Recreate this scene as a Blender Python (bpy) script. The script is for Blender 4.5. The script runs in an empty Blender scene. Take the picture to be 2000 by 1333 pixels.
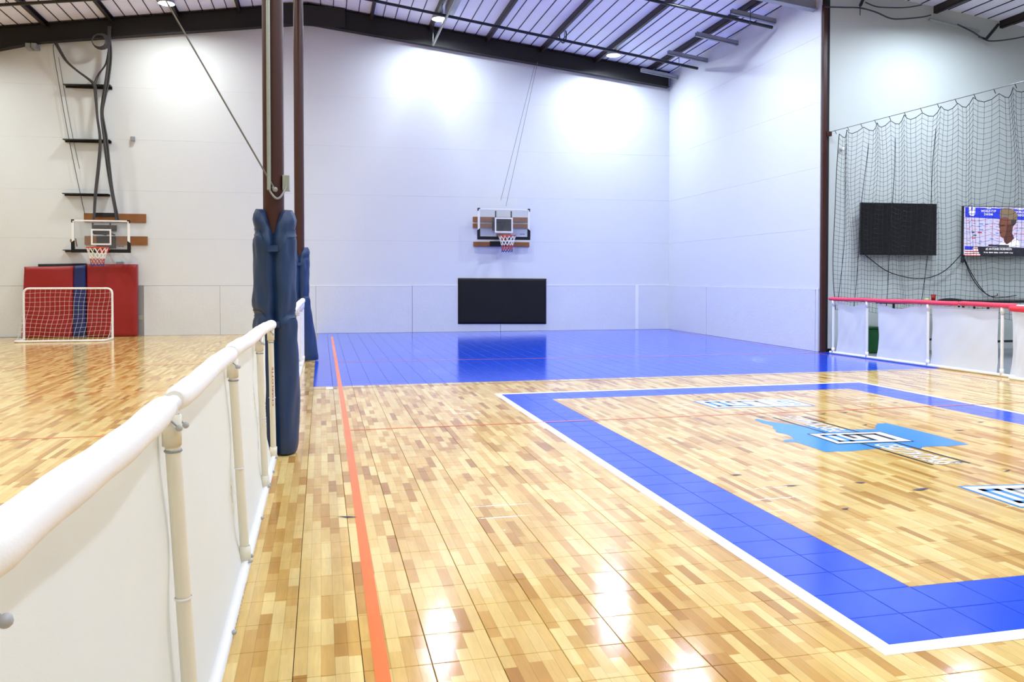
import bpy, bmesh, math, random
from mathutils import Vector, Matrix
random.seed(7)
R = random.Random(11)
scene = bpy.context.scene
COL = scene.collection

# ------------------------------------------------------------------ camera, world, exposure
F, YAW, PITCH, PCY, CAMH = 1591.2, .2301, .0201, -91.08, 1.4278
cd = bpy.data.cameras.new('camera'); cam = bpy.data.objects.new('camera', cd); COL.objects.link(cam)
cd.sensor_width = 36; cd.lens = F*36/2000; cd.shift_y = PCY/2000; cd.clip_start = .05
cam.location = (0, 0, CAMH); cam.rotation_euler = (math.pi/2-PITCH, 0, -YAW)
scene.camera = cam
w = bpy.data.worlds.new('world'); scene.world = w; w.use_nodes = True
w.node_tree.nodes['Background'].inputs[0].default_value = (.8, .85, 1, 1)
w.node_tree.nodes['Background'].inputs[1].default_value = .3
vs = scene.view_settings
vs.view_transform = 'Standard'; vs.look = 'None'; vs.gamma = 1; vs.use_curve_mapping = False
vs.exposure = 0.36
LAMP = 560.0          # radiance of the lamp lenses

# ------------------------------------------------------------------ pixel -> place
C0 = Vector((0, 0, CAMH))
def ray(x, y):
    u = (x-1000)/F; v = (y-667-PCY)/F
    cp, sp = math.cos(PITCH), math.sin(PITCH)
    fw = cp-v*sp; up = -(v*cp+sp)
    c, s = math.cos(YAW), math.sin(YAW)
    return Vector((u*c+fw*s, -u*s+fw*c, up))
def plane(x, y, p0, n):
    r = ray(x, y); n = Vector(n)
    return C0 + r*((Vector(p0)-C0).dot(n)/r.dot(n))
WS = -.03858; CX, CY = 9.444, 21.149
RS = .01275
TY = 13.95
def fl(x, y, z=0): return plane(x, y, (0, 0, z), (0, 0, 1))
def bw(x, y, off=0): return plane(x, y, (CX, CY-off, 0), (-WS, 1, 0))
def rw(x, y, off=0): return plane(x, y, (CX-off, CY, 0), (1, -RS, 0))
def tw(x, y, off=0): return plane(x, y, (9.4, TY-off, 0), (.03858, 1, 0))
def aY(x, y, Y): return plane(x, y, (0, Y, 0), (0, 1, 0))
def aX(x, y, X): return plane(x, y, (X, 0, 0), (1, 0, 0))
def yback(X): return CY+WS*(X-CX)
def xright(Y): return CX+RS*(Y-CY)
def ytv(X): return TY-.03858*(X-9.4)
RX = -.3
def roof(X): return 8.40-.1337*(X-RX) if X > RX else 8.40-.143*(RX-X)

# ------------------------------------------------------------------ materials
def srgb(c):
    return tuple(((v/255)/12.92 if v/255 <= .04045 else ((v/255+.055)/1.055)**2.4) for v in c)
def new_mat(name):
    m = bpy.data.materials.new(name); m.use_nodes = True
    nt = m.node_tree; return m, nt, nt.nodes['Principled BSDF']
def pm(name, rgb, rough=.5, var=.06, scale=12, bump=0, bscale=80, metal=0, spec=.5, coat=0, stretch=None):
    """procedural paint/plastic/fabric: noise varied colour, optional fine relief"""
    m, nt, b = new_mat(name); N, L = nt.nodes, nt.links
    c = srgb(rgb)
    g = N.new('ShaderNodeNewGeometry'); mp = N.new('ShaderNodeMapping'); L.new(g.outputs['Position'], mp.inputs[0])
    if stretch: mp.inputs['Scale'].default_value = stretch
    no = N.new('ShaderNodeTexNoise'); no.inputs['Scale'].default_value = scale; no.inputs['Detail'].default_value = 5
    L.new(mp.outputs[0], no.inputs['Vector'])
    mx = N.new('ShaderNodeMix'); mx.data_type = 'RGBA'
    mx.inputs[6].default_value = (*[min(1, v*(1-var)) for v in c], 1); mx.inputs[7].default_value = (*[min(1, v*(1+var)) for v in c], 1)
    L.new(no.outputs[0], mx.inputs[0]); L.new(mx.outputs[2], b.inputs['Base Color'])
    b.inputs['Roughness'].default_value = rough; b.inputs['Metallic'].default_value = metal
    b.inputs['Specular IOR Level'].default_value = spec; b.inputs['Coat Weight'].default_value = coat
    if bump:
        n2 = N.new('ShaderNodeTexNoise'); n2.inputs['Scale'].default_value = bscale; n2.inputs['Detail'].default_value = 4
        L.new(g.outputs['Position'], n2.inputs['Vector'])
        bp = N.new('ShaderNodeBump'); bp.inputs['Strength'].default_value = bump; bp.inputs['Distance'].default_value = .01
        L.new(n2.outputs[0], bp.inputs['Height']); L.new(bp.outputs[0], b.inputs['Normal'])
    return m
def emis(name, rgb, s):
    m, nt, b = new_mat(name); N, L = nt.nodes, nt.links
    c = srgb(rgb)
    g = N.new('ShaderNodeNewGeometry'); no = N.new('ShaderNodeTexNoise'); no.inputs['Scale'].default_value = 9
    L.new(g.outputs['Position'], no.inputs['Vector'])
    mx = N.new('ShaderNodeMix'); mx.data_type = 'RGBA'
    mx.inputs[6].default_value = (*[v*.97 for v in c], 1); mx.inputs[7].default_value = (*c, 1)
    L.new(no.outputs[0], mx.inputs[0]); L.new(mx.outputs[2], b.inputs['Emission Color'])
    b.inputs['Base Color'].default_value = (.02, .02, .02, 1); b.inputs['Emission Strength'].default_value = s
    b.inputs['Roughness'].default_value = .3
    return m
def math_node(N, L, op, a, b=None):
    n = N.new('ShaderNodeMath'); n.operation = op
    for i, v in enumerate((a, b)):
        if v is None: continue
        if isinstance(v, (int, float)): n.inputs[i].default_value = v
        else: L.new(v, n.inputs[i])
    return n.outputs[0]
TILE = .25; TX0 = .144; TY0 = 2.723
def wood_mat(name, tint=(1, 1, 1)):
    m, nt, b = new_mat(name); N, L = nt.nodes, nt.links
    g = N.new('ShaderNodeNewGeometry'); sp = N.new('ShaderNodeSeparateXYZ'); L.new(g.outputs['Position'], sp.inputs[0])
    M = lambda op, a, b2=None: math_node(N, L, op, a, b2)
    u = M('DIVIDE', M('SUBTRACT', sp.outputs[0], TX0), .05)
    colm = M('FLOOR', u)
    wn = N.new('ShaderNodeTexWhiteNoise'); wn.noise_dimensions = '1D'; L.new(colm, wn.inputs['W'])
    wn2 = N.new('ShaderNodeTexWhiteNoise'); wn2.noise_dimensions = '1D'; L.new(M('ADD', colm, 57.3), wn2.inputs['W'])
    ln = M('ADD', .22, M('MULTIPLY', wn2.outputs['Value'], .28))
    row = M('FLOOR', M('DIVIDE', M('ADD', sp.outputs[1], M('MULTIPLY', wn.outputs['Value'], 3.0)), ln))
    cb = N.new('ShaderNodeCombineXYZ'); L.new(colm, cb.inputs[0]); L.new(row, cb.inputs[1])
    wp = N.new('ShaderNodeTexWhiteNoise'); wp.noise_dimensions = '2D'; L.new(cb.outputs[0], wp.inputs['Vector'])
    cr = N.new('ShaderNodeValToRGB'); L.new(wp.outputs['Value'], cr.inputs[0])
    e = cr.color_ramp.elements
    cols = [(0, (182, 134, 72)), (.12, (204, 160, 94)), (.36, (221, 184, 120)), (.68, (231, 201, 142)), (1, (241, 218, 166))]
    e[0].position, e[1].position = 0, 1
    for p, c in cols[1:-1]: e.new(p)
    for i, (p, c) in enumerate(cols):
        e[i].position = p; q = srgb(c); e[i].color = (q[0]*tint[0], q[1]*tint[1], q[2]*tint[2], 1)
    # grain, drawn out along the boards and shifted from board to board
    mp = N.new('ShaderNodeMapping'); mp.inputs['Scale'].default_value = (70, 5, 1)
    ad = N.new('ShaderNodeVectorMath'); ad.operation = 'ADD'
    L.new(g.outputs['Position'], ad.inputs[0]); L.new(wp.outputs['Color'], ad.inputs[1]); L.new(ad.outputs[0], mp.inputs[0])
    no = N.new('ShaderNodeTexNoise'); no.inputs['Scale'].default_value = 1; no.inputs['Detail'].default_value = 6; no.inputs['Distortion'].default_value = .6
    L.new(mp.outputs[0], no.inputs['Vector'])
    n3 = N.new('ShaderNodeTexNoise'); n3.inputs['Scale'].default_value = 5; L.new(g.outputs['Position'], n3.inputs['Vector'])
    gr = M('ADD', M('MULTIPLY', no.outputs[0], .34), M('MULTIPLY', n3.outputs[0], .22))
    gr = M('ADD', gr, .72)
    # joint lines between the printed boards
    fr = M('FRACT', u); edge = M('MINIMUM', fr, M('SUBTRACT', 1, fr))
    jn = M('ADD', M('MULTIPLY', M('GREATER_THAN', edge, .02), .3), .7)
    gr = M('MULTIPLY', gr, jn)
    ml = N.new('ShaderNodeMix'); ml.data_type = 'RGBA'; ml.blend_type = 'MULTIPLY'; ml.inputs[0].default_value = 1
    cg = N.new('ShaderNodeCombineColor'); [L.new(gr, cg.inputs[i]) for i in range(3)]
    L.new(cr.outputs[0], ml.inputs[6]); L.new(cg.outputs[0], ml.inputs[7]); L.new(ml.outputs[2], b.inputs['Base Color'])
    b.inputs['Roughness'].default_value = .1; b.inputs['Specular IOR Level'].default_value = .5
    gloss_bump(N, L, g, b)
    return m
def gloss_bump(N, L, g, b):
    n4 = N.new('ShaderNodeTexNoise'); n4.inputs['Scale'].default_value = 190; n4.inputs['Detail'].default_value = 1
    L.new(g.outputs['Position'], n4.inputs['Vector'])
    n5 = N.new('ShaderNodeTexNoise'); n5.inputs['Scale'].default_value = 9; L.new(g.outputs['Position'], n5.inputs['Vector'])
    s = math_node(N, L, 'ADD', math_node(N, L, 'MULTIPLY', n4.outputs[0], .6), math_node(N, L, 'MULTIPLY', n5.outputs[0], .8))
    bp = N.new('ShaderNodeBump'); bp.inputs['Strength'].default_value = .06; bp.inputs['Distance'].default_value = .006
    L.new(s, bp.inputs['Height']); L.new(bp.outputs[0], b.inputs['Normal'])
def blue_mat():
    m, nt, b = new_mat('blue_tile'); N, L = nt.nodes, nt.links
    g = N.new('ShaderNodeNewGeometry'); n = N.new('ShaderNodeTexNoise'); n.inputs['Scale'].default_value = 3; n.inputs['Detail'].default_value = 5
    L.new(g.outputs['Position'], n.inputs['Vector'])
    mx = N.new('ShaderNodeMix'); mx.data_type = 'RGBA'
    mx.inputs[6].default_value = (*srgb((18, 66, 205)), 1); mx.inputs[7].default_value = (*srgb((26, 84, 230)), 1)
    L.new(n.outputs[0], mx.inputs[0]); L.new(mx.outputs[2], b.inputs['Base Color'])
    b.inputs['Roughness'].default_value = .11
    gloss_bump(N, L, g, b)
    return m
def glass_mat():
    m, nt, b = new_mat('board_glass'); N, L = nt.nodes, nt.links
    tr = N.new('ShaderNodeBsdfTransparent'); tr.inputs[0].default_value = (.93, .94, .95, 1)
    gl = N.new('ShaderNodeBsdfGlossy'); gl.inputs['Roughness'].default_value = .08
    fr = N.new('ShaderNodeFresnel'); fr.inputs[0].default_value = 1.4
    no = N.new('ShaderNodeTexNoise'); no.inputs['Scale'].default_value = 3
    df = N.new('ShaderNodeBsdfDiffuse'); df.inputs[0].default_value = (.7, .7, .72, 1)
    mx = N.new('ShaderNodeMixShader'); mx2 = N.new('ShaderNodeMixShader')
    L.new(fr.outputs[0], mx.inputs[0]); L.new(tr.outputs[0], mx.inputs[1]); L.new(gl.outputs[0], mx.inputs[2])
    L.new(math_node(N, L, 'MULTIPLY', no.outputs[0], .12), mx2.inputs[0]); L.new(mx.outputs[0], mx2.inputs[1]); L.new(df.outputs[0], mx2.inputs[2])
    L.new(mx2.outputs[0], N['Material Output'].inputs[0])
    return m
M = dict(
    wall=pm('wall_paint', (219, 222, 224), .55, .02, 1.2, .12, 40),
    wains=pm('wainscot_paint', (218, 221, 224), .5, .04, 3, .35, 22),
    farwall=pm('far_wall_paint', (196, 203, 199), .6, .03, 1.5, .12, 40),
    trimw=pm('white_trim', (243, 243, 245), .4, .02),
    gap=pm('gap_dark', (28, 28, 32), .8),
    ceil=pm('ceiling_insulation', (246, 246, 252), .6, .04, 2.5, .3, 6),
    strip=pm('seam_strip_paint', (38, 32, 36), .6),
    steel=pm('brown_steel', (62, 27, 18), .38, .14, 9, .05, 120),
    purlin=pm('purlin_steel', (42, 29, 27), .5, .12, 9),
    beam=pm('dark_beam_steel', (22, 18, 17), .6, .15, 6),
    black=pm('black_metal', (22, 22, 24), .35, .1),
    blackpad=pm('black_vinyl', (14, 14, 15), .6, .12, 4, .1, 30, spec=.3),
    gray=pm('grey_metal', (150, 154, 158), .4, .08, 20, metal=.3),
    galv=pm('galvanised', (168, 176, 168), .35, .1, 25, metal=.4),
    pvc=pm('pvc_pipe', (232, 226, 206), .3, .03, 8),
    pvcw=pm('pvc_white', (240, 240, 240), .3, .02, 8),
    foam=pm('white_foam', (250, 248, 246), .65, .02, 5, .1, 150),
    pink=pm('pink_foam', (226, 66, 92), .6, .06, 5, .1, 150),
    redfoam=pm('red_foam', (222, 50, 62), .6, .06, 5, .1, 150),
    fabric=pm('white_fabric', (236, 246, 255), .75, .02, 6, .08, 200),
    fabric2=pm('cool_white_fabric', (244, 246, 252), .75, .02, 6, .08, 200),
    ball=pm('grey_ball', (178, 180, 184), .3, .05),
    navy=pm('navy_vinyl', (27, 54, 95), .4, .16, 7, .12, 25),
    red=pm('red_vinyl', (148, 22, 25), .42, .08, 4, .06, 30),
    blue=pm('blue_vinyl', (20, 36, 98), .42, .08, 4, .06, 30),
    plank=pm('mount_plank_wood', (140, 88, 44), .6, .35, 5, .1, 60, stretch=(1, 3, 14)),
    rim=pm('rim_orange', (196, 52, 26), .4, .1),
    netw=pm('net_white', (244, 240, 230), .7, .03), netr=pm('net_red', (190, 66, 60), .7, .05), netb=pm('net_blue', (52, 62, 140), .7, .05),
    twine=pm('black_twine', (24, 26, 28), .8, .1),
    cable=pm('dark_cable', (66, 64, 66), .55, .15, 30), wire=pm('steel_wire', (120, 116, 112), .35, .1, 30, metal=.5),
    orange=pm('orange_tape', (246, 116, 40), .22, .05, 6), orange2=pm('orange_line_paint', (236, 122, 70), .22, .08, 10),
    white=pm('white_line', (246, 246, 246), .22, .02, 6),
    sky=pm('logo_blue', (58, 146, 232), .18, .05, 3), ink=pm('logo_black', (30, 30, 34), .2, .1), grayink=pm('logo_grey', (150, 154, 158), .2, .05),
    scuff=pm('scuff_ink', (52, 54, 86), .5, .3, 30), redink=pm('print_red', (150, 40, 52), .5),
    tvblack=pm('tv_black', (9, 9, 10), .3, .1), green=pm('green_plastic', (26, 96, 46), .4, .1), cup=pm('red_cup', (176, 24, 28), .35, .05),
    yellow=pm('yellow_plastic', (226, 214, 120), .4), greyfloor=pm('grey_floor', (132, 136, 142), .45, .08, 8, .1, 60), mortar=pm('subfloor', (70, 50, 32), .8, .2, 20),
)
def cloth_mat(m):
    nt = m.node_tree; N, L = nt.nodes, nt.links; b = N['Principled BSDF']
    tl = N.new('ShaderNodeBsdfTranslucent'); tl.inputs[0].default_value = (.93, .97, 1, 1)
    mx = N.new('ShaderNodeMixShader'); mx.inputs[0].default_value = .45
    L.new(b.outputs[0], mx.inputs[1]); L.new(tl.outputs[0], mx.inputs[2]); L.new(mx.outputs[0], N['Material Output'].inputs[0])
cloth_mat(M['fabric']); cloth_mat(M['fabric2'])
M['wood'] = wood_mat('wood_tile', (.93, .89, .68)); M['bluet'] = blue_mat(); M['glass'] = glass_mat()
M['lens_cool'] = emis('lamp_lens_cool', (226, 239, 255), LAMP); M['lens_warm'] = emis('lamp_lens_warm', (246, 252, 248), LAMP*.72)

# ------------------------------------------------------------------ mesh building
class MB:
    def __init__(s): s.v = []; s.f = []; s.smooth = []
    def add(s, vs, fs, smooth=False):
        o = len(s.v); s.v += [Vector(p) for p in vs]
        for f in fs: s.f.append([i+o for i in f]); s.smooth.append(smooth)
        return s
    def hexa(s, p):   # 8 corners: bottom 4 ccw, top 4 ccw
        return s.add(p, [(3, 2, 1, 0), (4, 5, 6, 7), (0, 1, 5, 4), (1, 2, 6, 5), (2, 3, 7, 6), (3, 0, 4, 7)])
    def box(s, x0, x1, y0, y1, z0, z1):
        return s.hexa([(x0, y0, z0), (x1, y0, z0), (x1, y1, z0), (x0, y1, z0), (x0, y0, z1), (x1, y0, z1), (x1, y1, z1), (x0, y1, z1)])
    def prism(s, pts, d):   # polygon extruded along d
        n = len(pts); d = Vector(d); a = [Vector(p) for p in pts]
        return s.add(a+[p+d for p in a], [tuple(range(n))[::-1], tuple(range(n, 2*n))]+[(i, (i+1) % n, (i+1) % n+n, i+n) for i in range(n)])
    def tube(s, pts, r, n=8, cap=True, smooth=True):
        pts = [Vector(p) for p in pts]; rings = []
        rr = r if isinstance(r, (list, tuple)) else [r]*len(pts)
        prev = None
        for i, p in enumerate(pts):
            t = (pts[min(i+1, len(pts)-1)]-pts[max(i-1, 0)]).normalized()
            if prev is None:
                a = Vector((0, 0, 1)) if abs(t.z) < .9 else Vector((1, 0, 0)); u = t.cross(a).normalized()
            else: u = (prev-t*prev.dot(t)).normalized()
            prev = u; q = t.cross(u)
            rings.append([p+(u*math.cos(2*math.pi*k/n)+q*math.sin(2*math.pi*k/n))*rr[i] for k in range(n)])
        vs = [x for g in rings for x in g]; fs = []
        for i in range(len(rings)-1):
            for k in range(n): fs.append((i*n+k, i*n+(k+1) % n, (i+1)*n+(k+1) % n, (i+1)*n+k))
        s.add(vs, fs, smooth)
        if cap:
            s.add(rings[0], [tuple(range(n))[::-1]]); s.add(rings[-1], [tuple(range(n))])
        return s
    def lathe(s, prof, c, n=20, smooth=True):   # prof [(r, z)]
        c = Vector(c); vs = []; fs = []
        for r, z in prof:
            vs += [c+Vector((r*math.cos(2*math.pi*k/n), r*math.sin(2*math.pi*k/n), z)) for k in range(n)]
        for i in range(len(prof)-1):
            for k in range(n): fs.append((i*n+k, i*n+(k+1) % n, (i+1)*n+(k+1) % n, (i+1)*n+k))
        return s.add(vs, fs, smooth)
    def ball(s, c, r, n=10, m=6):
        return s.lathe([(max(1e-4, r*math.sin(math.pi*i/m)), -r*math.cos(math.pi*i/m)) for i in range(m+1)], c, n)
    def grid(s, fn, nx, ny, smooth=True):
        vs = [fn(i/nx, j/ny) for j in range(ny+1) for i in range(nx+1)]
        fs = [(j*(nx+1)+i, j*(nx+1)+i+1, (j+1)*(nx+1)+i+1, (j+1)*(nx+1)+i) for j in range(ny) for i in range(nx)]
        return s.add(vs, fs, smooth)
    def build(s, name, mat, parent=None, bevel=0):
        o0 = origin(parent)
        me = bpy.data.meshes.new(name); me.from_pydata([tuple(p-o0) for p in s.v], [], s.f)
        me.polygons.foreach_set('use_smooth', s.smooth); me.update()
        me.materials.append(M[mat] if isinstance(mat, str) else mat)
        if bevel:
            bm = bmesh.new(); bm.from_mesh(me); bmesh.ops.remove_doubles(bm, verts=bm.verts, dist=1e-5)
            bmesh.ops.recalc_face_normals(bm, faces=bm.faces)
            bmesh.ops.bevel(bm, geom=[e for e in bm.edges if len(e.link_faces) == 2 and e.calc_face_angle(0) > .5], offset=bevel, segments=2, profile=.5, affect='EDGES')
            bm.to_mesh(me); bm.free()
        ob = bpy.data.objects.new(name, me); COL.objects.link(ob)
        if parent: ob.parent = parent; ORG[ob.name] = o0
        return ob
ORG = {}
def origin(p):
    return ORG.get(p.name, Vector((0, 0, 0))) if p else Vector((0, 0, 0))
def thing(name, label, cat, loc=(0, 0, 0), group=None):
    o = bpy.data.objects.new(name, None); COL.objects.link(o); o.location = loc; o.empty_display_size = .1
    ORG[o.name] = Vector(loc); return tag(o, label, cat, group)
def tag(o, label, cat, group=None):
    o['label'] = label; o['category'] = cat
    if group: o['group'] = group
    return o
def recentre(o):
    """put the origin of a one-mesh thing at its base"""
    vs = [v.co for v in o.data.vertices]
    c = Vector((sum(v.x for v in vs)/len(vs), sum(v.y for v in vs)/len(vs), min(v.z for v in vs)))
    o.data.transform(Matrix.Translation(-c)); o.location = c; return o
def struct(o): o['kind'] = 'structure'; return o
def stuff(o): o['kind'] = 'stuff'; return o
def text(name, body, mat, org, right, up, height, parent, width=None, bold=0, lift=.001, shear=0):
    """flat lettering: org = lower left corner of the line"""
    cu = bpy.data.curves.new('lettering', 'FONT'); cu.body = body; cu.size = 1; cu.offset = bold; cu.shear = shear
    tmp = bpy.data.objects.new('lettering', cu); COL.objects.link(tmp)
    bpy.context.view_layer.update()
    me = bpy.data.meshes.new_from_object(tmp.evaluated_get(bpy.context.evaluated_depsgraph_get()))
    bpy.data.objects.remove(tmp); bpy.data.curves.remove(cu)
    xs = [v.co.x for v in me.vertices]; ys = [v.co.y for v in me.vertices]
    x0, x1, y0, y1 = min(xs), max(xs), min(ys), max(ys)
    sy = height/(y1-y0); sx = (width/(x1-x0)) if width else sy
    right = Vector(right).normalized(); up = Vector(up).normalized(); n = right.cross(up); o0 = origin(parent)
    for v in me.vertices:
        v.co = Vector(org)+right*((v.co.x-x0)*sx)+up*((v.co.y-y0)*sy)+n*lift-o0
    me.materials.append(M[mat] if isinstance(mat, str) else mat)
    ob = bpy.data.objects.new(name, me); COL.objects.link(ob)
    if parent: ob.parent = parent; ORG[ob.name] = o0
    return ob

# ------------------------------------------------------------------ floor
fm = MB().box(-14.6, 9.42, -8, 22.2, -.15, -.011)
floor = struct(fm.build('floor', 'mortar'))
XR, YB = 20, 28          # blue frame: tiles across and deep
def tile_kind(i, j):
    # i column (from TX0), j row (from TY0)
    x, y = TX0+(i+.5)*TILE, TY0+(j+.5)*TILE
    if i >= -1 and j >= 33: return 'bluet'
    if 8 <= i < 28 and 0 <= j < 28 and not (10 <= i < 26 and 2 <= j < 26): return 'bluet'
    return 'wood'
def tile_geo(cx, cy, tx, ty):
    h, b = TILE/2-.0014, .0016
    z = lambda x, y: x*tx+y*ty
    vs = [(cx+sx*(h-b), cy+sy*(h-b), z(sx*h, sy*h)) for sx, sy in ((-1, -1), (1, -1), (1, 1), (-1, 1))]
    vs += [(cx+sx*h, cy+sy*h, -.0016+z(sx*h, sy*h)) for sx, sy in ((-1, -1), (1, -1), (1, 1), (-1, 1))]
    vs += [(cx+sx*h, cy+sy*h, -.011) for sx, sy in ((-1, -1), (1, -1), (1, 1), (-1, 1))]
    fs = [(0, 1, 2, 3)]+[(k+4, (k+1) % 4+4, (k+1) % 4, k) for k in range(4)]+[(k+8, (k+1) % 4+8, (k+1) % 4+4, k+4) for k in range(4)]
    return vs, fs
def project(p):
    d = Vector(p)-C0; c, s = math.cos(YAW), math.sin(YAW)
    rt = d.x*c-d.y*s; fw = d.x*s+d.y*c
    cp, sp = math.cos(PITCH), math.sin(PITCH)
    zc = fw*cp-d.z*sp; dn = -(d.z*cp+fw*sp)
    return (1000+F*rt/zc, 667+PCY+F*dn/zc, zc) if zc > .05 else None
tiles = []
for i in range(-59, 39):
    for j in range(-14, 76):
        x, y = TX0+(i+.5)*TILE, TY0+(j+.5)*TILE
        if x-.125 > 9.42: continue
        q = project((x, y, 0)); vis = bool(q and -20 < q[0] < 2020 and 560 < q[1] < 1360)
        if vis and x < -.35:        # hidden behind the near barrier?
            if y < 6.6 and q[1] > 1040-.77*q[0]+30: vis = False
        tiles.append((0 if not vis else 1/(q[2]**3), i, j, x, y))
tiles.sort(reverse=True)
protos = {}
for k in ('wood', 'bluet'):
    for n in range(6):
        vs, fs = tile_geo(0, 0, R.uniform(-.0011, .0011), R.uniform(-.0011, .0011))
        me = bpy.data.meshes.new('tile'); me.from_pydata(vs, [], fs); me.materials.append(M[k]); protos[k, n] = me
field = {'wood': MB(), 'bluet': MB()}
for n, (s, i, j, x, y) in enumerate(tiles):
    k = tile_kind(i, j)
    if n < 300:
        ob = bpy.data.objects.new('tile', protos[k, R.randrange(6)]); COL.objects.link(ob); ob.location = (x, y, 0); ob.parent = floor
    else:
        field[k].add(*tile_geo(x, y, R.uniform(-.0011, .0011), R.uniform(-.0011, .0011)))
for k in field:
    stuff(field[k].build('tile_field', k, floor))
MB().box(-14.6, 9.42, -8, TY0-14*TILE, -.011, 0).build('floor_margin', 'wood', floor)
struct(MB().box(9.42, 17.2, -8, 13.98, -.15, -.002).build('floor_side', 'greyfloor'))

def strip(pts, wdt, mat, z=.0012, name='line_marking', parent=None):
    mb = MB()
    for a, b in zip(pts[:-1], pts[1:]):
        a, b = Vector((*a[:2], z)), Vector((*b[:2], z)); t = (b-a).normalized(); n = Vector((-t.y, t.x, 0))*wdt/2
        mb.add([a-n, b-n, b+n, a+n], [(0, 1, 2, 3)])
    return mb.build(name, mat, parent or floor)
def poly(pxs, mat, z, name, parent=None):
    return MB().add([fl(x, y, z) for x, y in pxs], [tuple(range(len(pxs)))[::-1]]).build(name, mat, parent or floor)
# white outline of the blue frame
bx0, bx1, by0, by1 = TX0+8*TILE, TX0+28*TILE, TY0, TY0+28*TILE
wl = .075
strip([(bx0-wl/2, by0-wl), (bx0-wl/2, by1+wl)], wl, 'white', .0012)
strip([(bx1+wl/2, by0-wl), (bx1+wl/2, by1+wl)], wl, 'white', .0012)
strip([(bx0, by0-wl/2), (bx1, by0-wl/2)], wl, 'white', .0012)
strip([(bx0, by1+wl/2), (bx1, by1+wl/2)], wl, 'white', .0012)
# orange sideline and thin cross lines
strip([(.2, -2), (.208, 2.9), (.232, 8), (.25, 20.3)], .054, 'orange', .0018, 'orange_tape_line')
strip([(.26, 7.76), (9.3, 7.72)], .028, 'orange2', .0024)
strip([(.28, 14.1), (9.25, 13.75)], .035, 'orange2', .0016)
strip([(9.2, 20.6), (9.12, 13.5), (9.2, 8)], .03, 'orange2', .0016)
strip([(-14, 8.2), (-.5, 7.95)], .03, 'orange2', .0016)
strip([(-14, 11.2), (-.5, 11.0)], .03, 'orange2', .0016)
strip([(-14, 14.3), (-.5, 14.3)], .03, 'orange2', .0016)
strip([(-.3, 10.72), (9.3, 10.86)], .016, 'scuff', .0014, 'dark_seam_line')
strip([(.1, 10.66), (.1, 10.88)], .09, 'white', .003, 'tape_scrap')
# state shaped blue emblem with bars, lettering and the two-letter badge
logo = poly([(1474, 820), (1480, 819), (1500, 824), (1530, 828), (1560, 831.5), (1580, 833), (1640, 838.5), (1670, 840), (1669, 842), (1672, 839.5), (1684, 840), (1711, 839), (1709, 834), (1714, 830), (1711, 828.5), (1731, 827.5), (1755, 833),
             (1780, 839), (1820, 849), (1850, 857), (1875, 864.5), (1893, 869), (1852, 872.5), (1822, 872.5), (1801, 874), (1800, 877), (1748, 873), (1712, 877), (1682, 880), (1660, 882.5), (1635, 882.5), (1615, 884), (1608, 882.5), (1590, 876), (1556, 864.5), (1533, 864), (1529, 861.5),
             (1534, 860), (1552, 858.5), (1544, 853), (1538, 850), (1528, 847.5), (1517, 845.5), (1514, 842.5), (1517, 840), (1510, 838.5), (1509.5, 833), (1500, 830), (1488, 827), (1484, 824.5), (1477, 822)], 'sky', .0014, 'floor_emblem')
for a, b in (((1510, 816.5), (1822, 909)), ((1568, 815), (1894, 906))):
    p, q = fl(*a), fl(*b); strip([p, q], .028, 'ink', .0022, 'emblem_bar', logo)
def quad(a, b, c, d, mat, z, name='badge_panel', parent=logo): return poly([a, b, c, d], mat, z, name, parent)
def badge(A, B, C, D, spec, z, parent, edge):
    """A far-left, B far-right, C near-right, D near-left corners on the floor; spec = [(u0,v0,u1,v1,mat)] u along A>B, v along A>D"""
    A, B, C, D = [fl(*p) for p in (A, B, C, D)]
    def at(u, v): return (A*(1-u)+B*u)*(1-v)+(D*(1-u)+C*u)*v
    def q(u0, v0, u1, v1, mat, zz, nm):
        P = [at(u0, v0), at(u1, v0), at(u1, v1), at(u0, v1)]
        return MB().add([Vector((p.x, p.y, zz)) for p in P], [(3, 2, 1, 0)]).build(nm, mat, parent)
    q(-.022, -.05, 1.022, 1.05, edge, z, 'badge_edge'); q(0, 0, 1, 1, 'white', z+.0006, 'badge_panel')
    for u0, v0, u1, v1, mat in spec: q(u0, v0, u1, v1, mat, z+.0012, 'badge_letter_stroke')
def letters(k, dark, s=1.0):
    # left letter in blue, right letter in the dark tone, strokes in badge space
    L = [(.08, .14, .31, .26, k), (.08, .14, .15, .86, k), (.235, .14, .31, .86, k), (.08, .74, .62, .86, k),
         (.38, .14, .87, .26, dark), (.38, .14, .45, .58, dark), (.55, .14, .62, .8, dark), (.8, .14, .87, .86, dark)]
    return [(u0*s, v0, u1*s, v1, m) for u0, v0, u1, v1, m in L]
badge((1581, 849.5), (1719, 845.5), (1781, 863), (1636, 868), letters('sky', 'ink'), .0030, logo, 'ink')
mark2 = strip([fl(1360, 785.5), fl(1583, 794)], .004, 'sky', .0006, 'floor_badge')
badge((1358, 785), (1540, 781.5), (1586, 793.5), (1398, 797.5), letters('sky', 'grayink', .72)+[(.735, 0, .75, 1, 'sky'), (.81, .2, .95, .3, 'sky'), (.81, .2, .83, .8, 'sky'), (.87, .45, .95, .55, 'sky'), (.87, .7, .95, .8, 'sky')], .0014, mark2, 'sky')
mark3 = strip([fl(1880, 955), fl(1990, 992)], .004, 'sky', .0006, 'floor_badge')
badge((1879, 952.5), (2120, 946), (2240, 982), (1994, 991), letters('sky', 'grayink', .72)+[(.735, 0, .75, 1, 'sky'), (.81, .2, .95, .3, 'sky'), (.81, .2, .83, .8, 'sky')], .0014, mark3, 'sky')
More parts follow.
